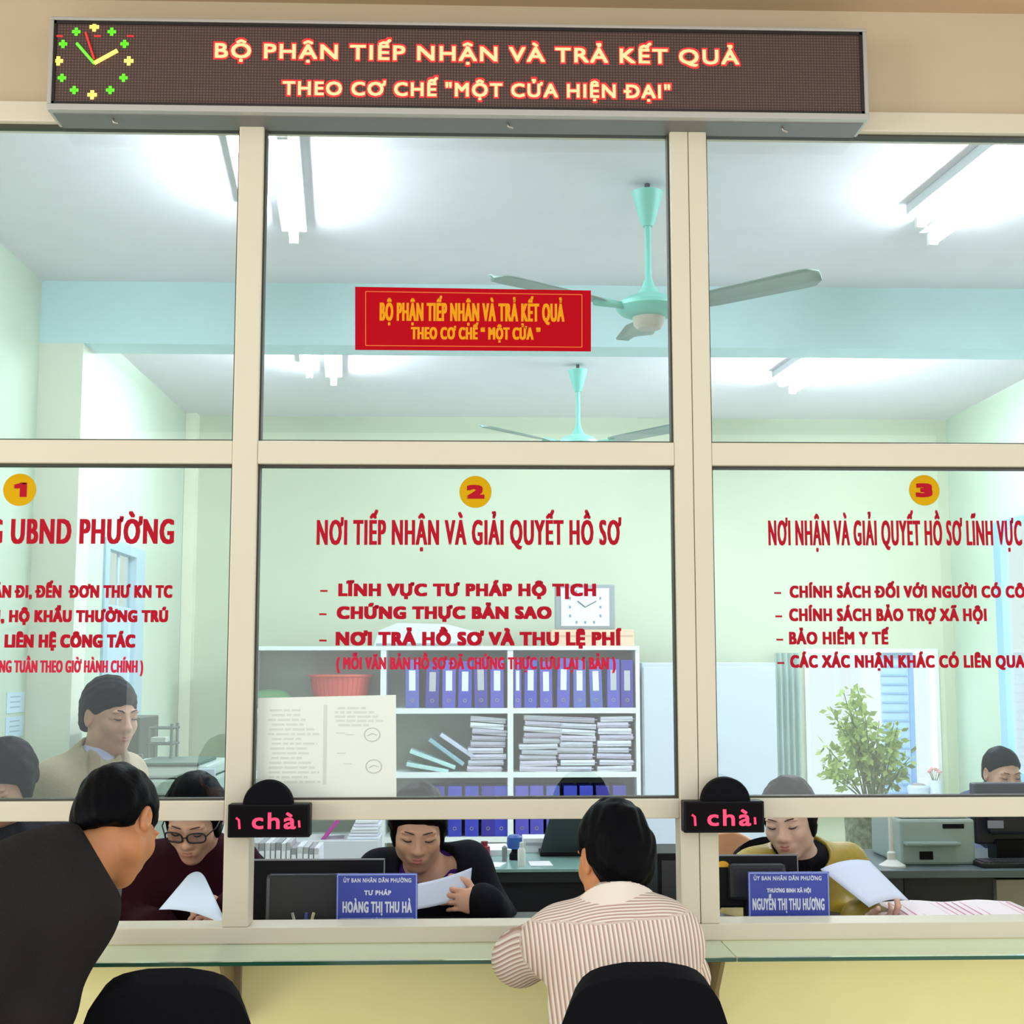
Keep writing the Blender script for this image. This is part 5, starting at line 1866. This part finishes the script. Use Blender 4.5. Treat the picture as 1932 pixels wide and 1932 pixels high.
def office_chair(label, loc, rz, top=.95, group='black office chairs'):
    t = thing('office_chair', (0, 0, 0), label, 'chair', group)
    # backrest, sitter faces -Y in chair space; back at +Y
    mb = MB()
    P = []
    prof = [(0, .040), (.005, .066), (.011, .090), (.020, .110), (.034, .126), (.055, .139), (.085, .150), (.125, .163), (.18, .182), (.24, .198), (.29, .205), (.33, .203), (.365, .192), (.39, .172), (.408, .140), (.418, .09)]
    for dz, half in prof:
        v = dz / .421
        P.append([Vector((u * half, .21 - .9 * (u * half) ** 2 - .035 * math.sin(v * PI) + .05 * (.5 - v), top - dz)) for u in np.linspace(-1, 1, 21)])
    mb.grid(P)
    bk_ = mb.build('backrest', M_CHF, t, True, base=(0, 0, 0))
    md = bk_.modifiers.new('solid', 'SOLIDIFY')
    md.thickness, md.offset = .055, 0
    md = bk_.modifiers.new('bevel', 'BEVEL')
    md.width, md.segments, md.limit_method, md.angle_limit = .016, 3, 'ANGLE', math.radians(60)
    b = MB()
    b.tube([(0, .262, top - .18), (0, .285, top - .36), (0, .27, .50), (0, .20, .44), (0, .05, .425)], [.022, .024, .024, .024, .022], 10)
    b.build('back_support', M_CHP, t, True, base=(0, 0, 0))
    f = Field()
    f.ell((0, -.03, .470), (.245, .245, .045), None, 0).plane((0, 0, .445), (0, 0, -1), .01)
    s = mesh_of('seat', [f.mesh((-.28, -.32, .40), (.28, .26, .54), .012)], M_CHF, t, (0, 0, 0))
    MB().lathe([(0, .40), (.16, .43), (.16, .447), (0, .447)], (0, 0, 0), 24).build('seat_plate', M_CHP, t, 'auto', base=(0, 0, 0))
    MB().lathe([(.03, .10), (.03, .26), (.018, .26), (.018, .41), (0, .41)], (0, 0, 0), 20).build('gas_lift', M_CHP, t, 'auto', base=(0, 0, 0))
    for k_ in range(5):
        a_ = 2 * PI * k_ / 5 + .3
        d = Vector((math.cos(a_), math.sin(a_), 0))
        lg = MB().tube([d * .02 + Vector((0, 0, .115)), d * .15 + Vector((0, 0, .10)), d * .29 + Vector((0, 0, .068))], [.026, .022, .016], 8).build('leg', M_CHP, t, True, base=(0, 0, 0))
        MB().lathe([(0, -.012), (.026, -.012), (.028, 0), (.026, .012), (0, .012)], d * .29 + Vector((0, 0, .028)), 16, d.cross(Vector((0, 0, 1)))).build('caster', M_CHP, lg, 'auto', base=(0, 0, 0))
    t.location = loc
    t.rotation_euler = (0, 0, rz)
    return t


CHAIRS = []
YBK = -.82
c = at(1215, 1822, YBK)
CH = office_chair('black office chair under the seated customer in the striped shirt', (c.x, YBK + .20, 0), PI, top=c.z)
ch2 = copy_tree(CH)
c = at(305, 1862, YBK - .02)
ch2.location = (c.x, YBK + .18, -(CH.location.z) + 0)
ch2.rotation_euler = (0, 0, PI + .06)
ch2['label'] = 'empty black office chair beside the leaning man'
ch2.location.z = 0


def fabric(name, rgb, var=.12, vs=10, rough=.9, bump=.25, bs=220, sheen=.0):
    return mat(name, rgb, rough, spec=.08, var=var, vscale=vs, bump=bump, bscale=bs, sheen=sheen)


def up(p, dz):
    p = Vector(p)
    p.z += dz
    return p


def trousers(body, m, P, legs, g=.012, w=1.0, top=.10, name='trousers', belt=None):
    f = Field()
    P = npv(P)
    f.ell(P, (.160 * w + g, .118 + g, .14 + g), None, .05)
    for hp, kn, an in legs:
        hp, kn, an = map(npv, (hp, kn, an))
        f.cap(hp, kn, .084 + g, .062 + g, .04)
        f.cap(kn, an + (kn - an) * .05, .060 + g, .048 + g, .03)
    f.plane(P + np.array((0, 0, top)), (0, 0, 1), .006)
    f.noise(.004, (20, 33, 47), 8)
    pts = [P] + [p for l in legs for p in l]
    V = f.mesh(*bounds(pts, .22), .012)
    return mesh_of(name, [V], m, body)


def legs_sit(P, fx, fy, knee=.44, kz=.50, spread=.10, foot=.02):
    """legs of a seated figure: P pelvis, (fx, fy) unit vector forward"""
    P = Vector(P)
    fw, rt = Vector((fx, fy, 0)), Vector((fy, -fx, 0))
    out = []
    for sd in (-1, 1):
        h_ = P + rt * sd * .085 + Vector((0, 0, -.03))
        k_ = P + rt * sd * spread + fw * knee
        k_.z = kz
        a_ = k_ + fw * foot + Vector((0, 0, .10 - kz))
        out.append((h_, k_, a_))
    return out


def seat_under(P, fx, fy, label):
    """an office chair of the same kind under a clerk; the sitter looks along (fx, fy)"""
    c = copy_tree(CH)
    c['label'] = label
    c.location = (P[0] - fx * .03, P[1] - fy * .03, 0)
    c.rotation_euler = (0, 0, math.atan2(fx, -fy))
    return c


BLK = fabric('black_jacket_cloth', (22, 22, 28))

# ---- seated customer in the striped shirt ------------------------------------------------
N = at(1166, 1728, -.50)
SL, SR = at(1056, 1772, -.47), at(1254, 1766, -.55)
P = at(1190, 1960, -.60)
P.z = .585
armL = (SL, at(982, 1806, -.345), at(1064, 1742, -.085))
armR = (SR, at(1285, 1850, -.36), at(1230, 1752, -.10))
LG = legs_sit(P, 0, 1, .40, .50)
arms = [dict(sh=armL[0], el=armL[1], wr=armL[2], d=Vector((.35, .75, .25)), n=(0.2, .1, -1), side=(1, 0, 0), curl=40),
        dict(sh=armR[0], el=armR[1], wr=armR[2], d=(-.8, .5, .05), n=(0, 0, -1), side=(-.3, .6, 0), curl=40)]
body, fr = person('person in a beige striped shirt seated with his back to us at the counter', (P.x, P.y, 0), at(1158, 1620, -.43), 200, 14, 0, N, P, SL, SR, arms, LG, skin=SKIN_TAN, s=.95, w=.90, lip=LIP_PALE)


def thick_hair(f, W, hm, s):
    f.ell(W(0, .040, .004), np.array((.080, .066, .078)) * s, hm, .03 * s)


hair_short(body, fr, HAIR, nape=(0, .075, -.100), thick=.011, amp=.005, top=.012, extra=thick_hair, seed=2)
m = mat('striped_shirt', (222, 210, 200), 0.85, spec=.2)
nt = m.node_tree
attr = nt.nodes.new('ShaderNodeAttribute')
attr.attribute_name = 'stripe'
mth = nt.nodes.new('ShaderNodeMath')
mth.operation = 'FRACT'
nt.links.new(attr.outputs['Fac'], mth.inputs[0])
rmp = nt.nodes.new('ShaderNodeValToRGB')
rmp.color_ramp.interpolation = 'EASE'
rmp.color_ramp.elements[0].position = .30
rmp.color_ramp.elements[0].color = lin((232, 222, 208))
rmp.color_ramp.elements[1].position = .55
rmp.color_ramp.elements[1].color = lin((166, 130, 114))
e3 = rmp.color_ramp.elements.new(.85)
e3.color = lin((206, 184, 170))
nt.links.new(mth.outputs[0], rmp.inputs[0])
nt.links.new(rmp.outputs[0], nt.nodes['Principled BSDF'].inputs['Base Color'])
shirt = cloth('shirt', body, m, N, P, SL, SR, .018, .90, [armL, armR], cuts=[(up(P, -.10), (0, 0, -1))], wr=.006, seed=9, bulk=.01, flare=.014, h=.007, arm_g=.017, collar=-.006)
# stripe coordinate: across the back, across the yoke the other way, around the sleeves along the arm
me = shirt.data
co = np.empty(len(me.vertices) * 3)
me.vertices.foreach_get('co', co)
co = co.reshape(-1, 3) + np.array(world_pos(shirt))


def seg_dist(p, a, b):
    a, b = npv(a), npv(b)
    d = b - a
    t_ = np.clip(((p - a) @ d) / (d @ d), 0, 1)
    return np.linalg.norm(p - a - t_[:, None] * d, axis=1), t_


u = co[:, 0] * 1.0 + co[:, 2] * .10
yoke = co[:, 2] > (npv(SL)[2] + .050 + (co[:, 0] - SL.x) * .10)
u = np.where(yoke, co[:, 2] * 1.0 + co[:, 1] * .6, u)
for (a_, b_, c_) in (armL, armR):
    for q0, q1 in ((a_, b_), (b_, c_)):
        d_, t_ = seg_dist(co, q0, q1)
        ax_ = (npv(q1) - npv(q0))
        ax_ /= np.linalg.norm(ax_)
        s1 = np.cross(ax_, (0, 1, 0))
        s1 /= np.linalg.norm(s1)
        near = (d_ < .078) & (t_ > .22) & ((q0 is not a_) | (t_ > .30))
        u = np.where(near, (co - npv(q0)) @ s1 * 1.1, u)
at_ = me.attributes.new('stripe', 'FLOAT', 'POINT')
at_.data.foreach_set('value', (u / .0096).astype(np.float32))
# collar
f = Field()
hc = npv(fr['hc'])
n_ = npv(N)
f.cap(n_ + np.array((0, .015, .075)), n_ + np.array((0, .005, .0)), .078, .098, 0)
f.cap(n_ + np.array((0, .03, .14)), n_ + np.array((0, .01, -.08)), .066, .072, .006, 's')
f.plane(n_ + np.array((0, -.05, .078)), (0.0, .75, 1), .006)
f.plane(n_ + np.array((0, 0, .0)), (0, 0, -1), .006)
col_ = mesh_of('collar', [f.mesh(n_ - .14, n_ + .14, .006)], mat('shirt_collar', (226, 214, 200), .85, spec=.2), body)
trousers(body, fabric('dark_trousers', (52, 50, 58)), P, LG)

CUT = 1 if ray(150, 1555).cross(ray(203, 1645)).x > 0 else -1
# ---- leaning man in the dark sweater ------------------------------------------------------
N = at(140, 1640, -.74)
SL, SR = at(46, 1662, -.58), at(134, 1716, -.86)
P = at(-150, 1800, -.92)
P.z = .86
hips = P
LG = [(P + Vector((-.05, .08, -.03)), Vector((P.x - .02, P.y + .12, .50)), Vector((P.x - .10, P.y + .10, .10))),
      (P + Vector((.06, -.07, -.03)), Vector((P.x + .08, P.y - .06, .50)), Vector((P.x + .02, P.y - .10, .10)))]
armR = (SR, at(72, 1905, -.93), at(-10, 2060, -.72))
armL = (SL, at(30, 1800, -.40), at(90, 1790, -.20))
arms = [dict(sh=armR[0], el=armR[1], wr=armR[2], d=(-.2, .6, -.5), n=(0, -.3, -.8), side=(.7, .5, 0), curl=45),
        dict(sh=armL[0], el=armL[1], wr=armL[2], d=(.6, .7, 0), n=(0, 0, -1), side=(.6, -.6, 0), curl=35)]
body, fr = person('person in a dark charcoal sweater leaning toward the left service opening', (P.x, P.y, 0), at(221, 1556, -.66), 164, 42, 10, N, P, SL, SR, arms, LG, skin=SKIN_TAN, s=.93, w=1.0, lip=LIP_PALE)
hair_short(body, fr, HAIR, front=(0, -.095, .040), nape=(0, .080, -.066), thick=.010, amp=.004, top=.008, seed=4, extra=thick_hair)
SW = fabric('charcoal_sweater', (38, 35, 35), .10, 8, .95, .3, 260)
cloth('sweater', body, SW, N, P, SL, SR, .024, 1.0, [armR, armL], cuts=[(P + Vector((-.0, 0, -.10)), (0, 0, -1)), (at(176, 1600, -.74), ray(150, 1555).cross(ray(203, 1645)) * CUT)], wr=.005, seed=12, bulk=.012, flare=.015, arm_g=.020, collar=-.010)
trousers(body, fabric('dark_trousers', (52, 50, 58)), P, LG, top=.06)

# ---- clerk in the black jacket (middle) ---------------------------------------------------
N = at(808, 1664, .68)
SL, SR = at(727, 1652, .72), at(880, 1640, .70)
P = Vector((N.x, .86, .60))
armR = (SR, at(932, 1738, .64), at(912, 1704, .43))
armL = (SL, at(676, 1752, .66), at(752, 1752, .42))
LG = legs_sit(P, 0, -1, .36, .50)
arms = [dict(sh=armR[0], el=armR[1], wr=armR[2], d=(-.85, -.35, .18), n=(-.2, .9, -.3), side=(-.2, .2, 1), curl=42, hs=.9),
        dict(sh=armL[0], el=armL[1], wr=armL[2], d=(.8, -.5, .05), n=(0, .3, -1), side=(.2, .6, .3), curl=35, hs=.9)]
body, fr = person('person in a black jacket over a purple top reading a sheet behind the middle opening', (P.x, P.y, 0), at(789, 1560, .60), 3, 24, 2, N, P, SL, SR, arms, LG, skin=SKIN, s=.99, w=.88, female=True, lip=LIP)


def tied(f, W, hm, s):
    f.ell(W(0, .105, .0), np.array((.040, .035, .045)) * s, hm, .03 * s)


hair_short(body, fr, hair_mat('dark_brown_hair', (16, 13, 13)), front=(0, -.080, .052), nape=(0, .09, -.07), thick=.014, amp=.003, extra=tied, seed=5, sides=1.0)
cloth('purple_top', body, fabric('purple_knit', (64, 34, 108)), N, P, SL, SR, .008, .88, [], cuts=[(up(P, -.05), (0, 0, -1)), (N + Vector((0, -.10, -.020)), (0, -1.0, 1.0))], wr=.002, seed=6)
nb = npv(N)
cloth('jacket', body, BLK, N, P, SL, SR, .024, .90, [armR, armL], cuts=[(up(P, -.12), (0, 0, -1))],
      subs=[(nb + np.array((-.0, -.16, .10)), nb + np.array((0, -.20, -.30)), .105, .070), (nb + np.array((0, -.10, .12)), nb + np.array((0, -.02, .02)), .092, .085)], wr=.006, seed=7, collar=.012, bulk=.012)
trousers(body, fabric('black_trousers', (28, 28, 32)), P, LG)
seat_under(P, 0, -1, 'black office chair under the clerk in the black jacket')

# ---- clerk in the yellow green jacket (right) ----------------------------------------------
N = at(1507, 1630, .74)
SL, SR = at(1432, 1650, .72), at(1588, 1640, .82)
P = Vector((N.x + .02, .94, .60))
armR = (SR, at(1592, 1752, .66), at(1634, 1733, .42))
armL = (SL, at(1400, 1752, .62), at(1480, 1752, .40))
LG = legs_sit(P, 0, -1, .36, .50)
arms = [dict(sh=armR[0], el=armR[1], wr=armR[2], d=(.55, -.62, .16), n=(-.3, .2, 1), side=(-.7, -.4, .4), curl=40, hs=.9),
        dict(sh=armL[0], el=armL[1], wr=armL[2], d=(.8, -.5, .0), n=(0, .3, -1), side=(.2, .6, .3), curl=35, hs=.9)]
body, fr = person('person in a yellow green jacket and black turtleneck in the right opening', (P.x, P.y, 0), at(1490, 1543, .66), -30, 18, -4, N, P, SL, SR, arms, LG, skin=SKIN_PALE, s=.97, w=.88, female=True, lip=LIP)


def bun(f, W, hm, s):
    f.ell(W(0, .100, -.035), np.array((.038, .036, .045)) * s, hm, .025 * s)


hair_short(body, fr, hair_mat('dark_brown_hair', (16, 13, 13)), front=(0, -.080, .052), nape=(0, .09, -.07), thick=.013, amp=.003, extra=bun, seed=6, sides=.7)
BT = fabric('black_turtleneck', (16, 15, 20))
cloth('turtleneck', body, BT, N, P, SL, SR, .010, .88, [], cuts=[(up(P, -.05), (0, 0, -1)), (N + Vector((0, 0, .062)), (0, -.5, 1.0))], wr=.003, seed=6, collar=.016,
      extra=lambda f: f.cap(npv(N) + np.array((0, .03, -.03)), npv(N) + (fr['hc'] - npv(N)) * .46, .074, .066, .03))
nb = npv(N)
OL = mat('olive_yellow_jacket', (168, 142, 44), .45, spec=.5, var=.25, vscale=9, bump=.15, bscale=60)
cloth('jacket', body, OL, N, P, SL, SR, .026, .90, [armR, armL], cuts=[(up(P, -.12), (0, 0, -1))],
      subs=[(nb + np.array((.005, -.16, .10)), nb + np.array((0, -.20, -.34)), .105, .085), (nb + np.array((0, -.10, .12)), nb + np.array((0, .0, .02)), .095, .085)], wr=.008, seed=17, collar=.0, bulk=.012)
trousers(body, fabric('black_trousers', (28, 28, 32)), P, LG)
seat_under(P, 0, -1, 'black office chair under the clerk in the yellow green jacket')
# peach chair back behind her
a, c = at(1330, 1572, 1.5), at(1432, 1610, 1.5)
t = thing('side_chair', ((a.x + c.x) / 2, 1.60, 0), 'chair with a peach coloured curved back left of the clerk in the yellow green jacket', 'chair')
M_PE = mat('peach_plastic', (240, 176, 136), .45)
P_ = []
for i in range(17):
    u = i / 16 * 2 - 1
    zz = at(1350, 1568, 1.5).z - .060 * abs(max(u, 0)) ** 1.6 - .02 * abs(min(u, 0)) ** 2
    P_.append([((a.x + c.x) / 2 + u * .105, 1.5 - .04 * u * u, zz - v * .30) for v in (0, .03, .1, .25, .5, .75, 1)])
MB().grid(P_).build('backrest', M_PE, t, True, solid=.018)
xm = (a.x + c.x) / 2
MB().box((xm - .20, 1.52, .43), (xm + .20, 1.91, .46), .012).build('seat', M_PE, t)
for dx in (-.17, .17):
    MB().tube([(xm + dx * .5, 1.52, at(1350, 1568, 1.5).z - .28), (xm + dx, 1.53, .44), (xm + dx, 1.53, .0)], .013, 8).build('leg', M_CHROME, t, True)
    MB().tube([(xm + dx, 1.89, .44), (xm + dx, 1.90, .0)], .013, 8).build('leg', M_CHROME, t, True)

# ---- clerk in the maroon sweater (left) -----------------------------------------------------
N = at(372, 1618, .62)
SL, SR = at(285, 1640, .66), at(442, 1636, .66)
P = Vector((N.x, .84, .60))
armL = (SL, at(258, 1748, .60), at(300, 1752, .40))
armR = (SR, at(466, 1735, .58), at(442, 1710, .36))
LG = legs_sit(P, 0, -1, .34, .50)
arms = [dict(sh=armR[0], el=armR[1], wr=armR[2], d=(-.85, -.3, -.12), n=(-.1, .6, -.8), side=(-.3, -.3, .8), curl=38, hs=.9),
        dict(sh=armL[0], el=armL[1], wr=armL[2], d=(.6, -.6, .0), n=(0, .2, -1), side=(.5, .6, .2), curl=35, hs=.9)]
body, fr = person('person in a dark maroon sweater and glasses behind the left opening', (P.x, P.y, 0), at(367, 1541, .54), -4, 32, 2, N, P, SL, SR, arms, LG, skin=SKIN, s=.99, w=.90, female=True, lip=LIP_PALE, glasses=True)
hair_short(body, fr, HAIR, front=(0, -.080, .052), nape=(0, .09, -.07), thick=.013, amp=.003, extra=tied, seed=8, sides=1.0)
MR = fabric('maroon_sweater', (46, 14, 24), .15, 8)
cloth('sweater', body, MR, N, P, SL, SR, .020, .92, [armR, armL], cuts=[(up(P, -.12), (0, 0, -1))], wr=.005, seed=21, collar=.004, bulk=.01)
trousers(body, fabric('black_trousers', (28, 28, 32)), P, LG)
seat_under(P, 0, -1, 'black office chair under the clerk in the maroon sweater')

# ---- clerk at the far left edge ---------------------------------------------------------------
N = at(12, 1566, .80)
SL, SR = at(-72, 1592, .82), at(92, 1590, .84)
P = Vector((N.x, .88, .62))
armL = (SL, at(-95, 1720, .75), at(-30, 1740, .5))
armR = (SR, at(105, 1712, .78), at(60, 1738, .5))
LG = legs_sit(P, 0, -1, .34, .50)
arms = [dict(sh=a_[0], el=a_[1], wr=a_[2], d=dd, n=(0, .2, -1), side=(dd[0], .6, .2), curl=35, hs=.9) for a_, dd in ((armL, (.6, -.6, 0)), (armR, (-.6, -.6, 0)))]
body, fr = person('person with dark tied hair in dark grey looking down at the left picture edge', (P.x, P.y, 0), at(10, 1474, .70), -14, 30, 4, N, P, SL, SR, arms, LG, skin=SKIN, s=1.0, w=.90, female=True, lip=LIP_PALE)
hair_short(body, fr, hair_mat('dark_brown_hair', (16, 13, 13)), front=(0, -.080, .050), nape=(0, .09, -.07), thick=.014, amp=.003, extra=tied, seed=9, sides=.7)
cloth('sweater', body, fabric('dark_grey_knit', (56, 56, 62), .3, 30), N, P, SL, SR, .020, .92, [armR, armL], cuts=[(up(P, -.12), (0, 0, -1))], wr=.005, seed=23, bulk=.01)
trousers(body, fabric('black_trousers', (28, 28, 32)), P, LG)
seat_under(P, 0, -1, 'black office chair under the clerk at the left picture edge')

# ---- standing man in the tan jacket ------------------------------------------------------------
YS = 1.38
N = at(186, 1438, YS)
SL, SR = at(106, 1476, YS - .05), at(232, 1462, YS + .14)
P = at(196, 1690, YS + .03)
LG = [(P + Vector((-.08, 0, -.04)), Vector((P.x - .09, P.y - .02, .48)), Vector((P.x - .09, P.y, .10))),
      (P + Vector((.08, .04, -.04)), Vector((P.x + .09, P.y + .02, .48)), Vector((P.x + .09, P.y + .04, .10)))]
armL = (SL, at(84, 1618, YS - .06), at(120, 1722, YS - .16))
armR = (SR, at(262, 1600, YS + .2), at(268, 1710, YS + .1))
arms = [dict(sh=a_[0], el=a_[1], wr=a_[2], d=(.1, -.3, -1), n=(nx, .3, 0), side=(.1, -1, 0), curl=35) for a_, nx in ((armL, 1), (armR, -1))]
body, fr = person('person in a tan jacket standing behind the clerks, looking right', (P.x, P.y, 0), at(206, 1352, YS), 52, 8, 0, N, P, SL, SR, arms, LG, skin=SKIN, s=1.05, w=1.0, lip=LIP_PALE)
hair_short(body, fr, HAIR, front=(0, -.088, .056), nape=(0, .088, -.07), thick=.014, amp=.004, top=.008, seed=10)
nb = npv(N)
fw = np.array((math.sin(math.radians(40)), -math.cos(math.radians(40)), 0))
cloth('shirt', body, mat('lavender_shirt', (196, 202, 236), .8, var=.1, vscale=30), N, P, SL, SR, .008, .95, [], cuts=[(up(P, .0), (0, 0, -1))], wr=.003, seed=24, collar=.010, flare=.01)
cloth('jacket', body, fabric('tan_jacket_cloth', (186, 172, 146)), N, P, SL, SR, .026, .97, [armR, armL], cuts=[(up(P, -.10), (0, 0, -1))],
      subs=[(nb + fw * .15 + np.array((0, 0, .10)), nb + fw * .19 + np.array((0, 0, -.36)), .075, .060), (nb + fw * .19 + np.array((0, 0, -.3)), nb + fw * .21 + np.array((0, 0, -.75)), .07, .14), (nb + fw * .06 + np.array((0, 0, .10)), nb + np.array((0, 0, .02)), .068, .066)], wr=.006, seed=25, collar=.010, bulk=.012)
cloth('lapel', body, fabric('tan_lapel_cloth', (168, 152, 126)), N, P, SL, SR, .036, .97, [], cuts=[(up(P, .22), (0, 0, -1))],
      subs=[(nb + fw * .15 + np.array((0, 0, .10)), nb + fw * .19 + np.array((0, 0, -.36)), .079, .064), (nb + fw * .06 + np.array((0, 0, .10)), nb + np.array((0, 0, .02)), .070, .068)], keep=(nb + fw * .15 + np.array((0, 0, .10)), nb + fw * .19 + np.array((0, 0, -.36)), .118, .074), wr=.001, seed=25, collar=.012, bulk=.012)
trousers(body, fabric('grey_trousers', (150, 148, 142)), P, LG, top=.06)
f = Field()
f.ell(npv(P) + np.array((0, 0, .075)), (.176, .134, .06), None, 0)
f.plane(npv(P) + np.array((0, 0, .092)), (0, 0, 1)).plane(npv(P) + np.array((0, 0, .058)), (0, 0, -1))
mesh_of('belt', [f.mesh(npv(P) - .25, npv(P) + .25, .01)], mat('navy_belt', (24, 26, 58), .5), body)

# ---- person at the far right behind the dark monitor --------------------------------------------
YS = 2.35
N = at(1893, 1500, YS + .05)
SL, SR = at(1830, 1530, YS + .06), at(1955, 1530, YS + .06)
P = Vector((N.x, YS + .15, .60))
armL = (SL, at(1815, 1600, YS - .02), at(1850, 1628, YS - .26))
armR = (SR, at(1975, 1600, YS - .02), at(1935, 1628, YS - .26))
LG = legs_sit(P, 0, -1, .36, .50)
arms = [dict(sh=a_[0], el=a_[1], wr=a_[2], d=dd, n=(0, .1, -1), side=(dd[0], -.2, .2), curl=30, hs=.9) for a_, dd in ((armL, (.5, -.6, 0)), (armR, (-.5, -.6, 0)))]
body, fr = person('person seated behind the dark monitor at the right picture edge', (P.x, P.y, 0), at(1890, 1460, YS), 8, 14, 0, N, P, SL, SR, arms, LG, skin=SKIN, s=.90, w=.90, female=True, lip=LIP_PALE)
hair_short(body, fr, HAIR, thick=.011, amp=.002, seed=11, nape=(0, .088, -.08), extra=tied)
cloth('sweater', body, fabric('slate_sweater', (88, 96, 120)), N, P, SL, SR, .020, .92, [armR, armL], cuts=[(up(P, -.12), (0, 0, -1))], wr=.005, seed=26)
trousers(body, fabric('black_trousers', (28, 28, 32)), P, LG)
seat_under(P, 0, -1, 'black office chair under the person behind the dark monitor')
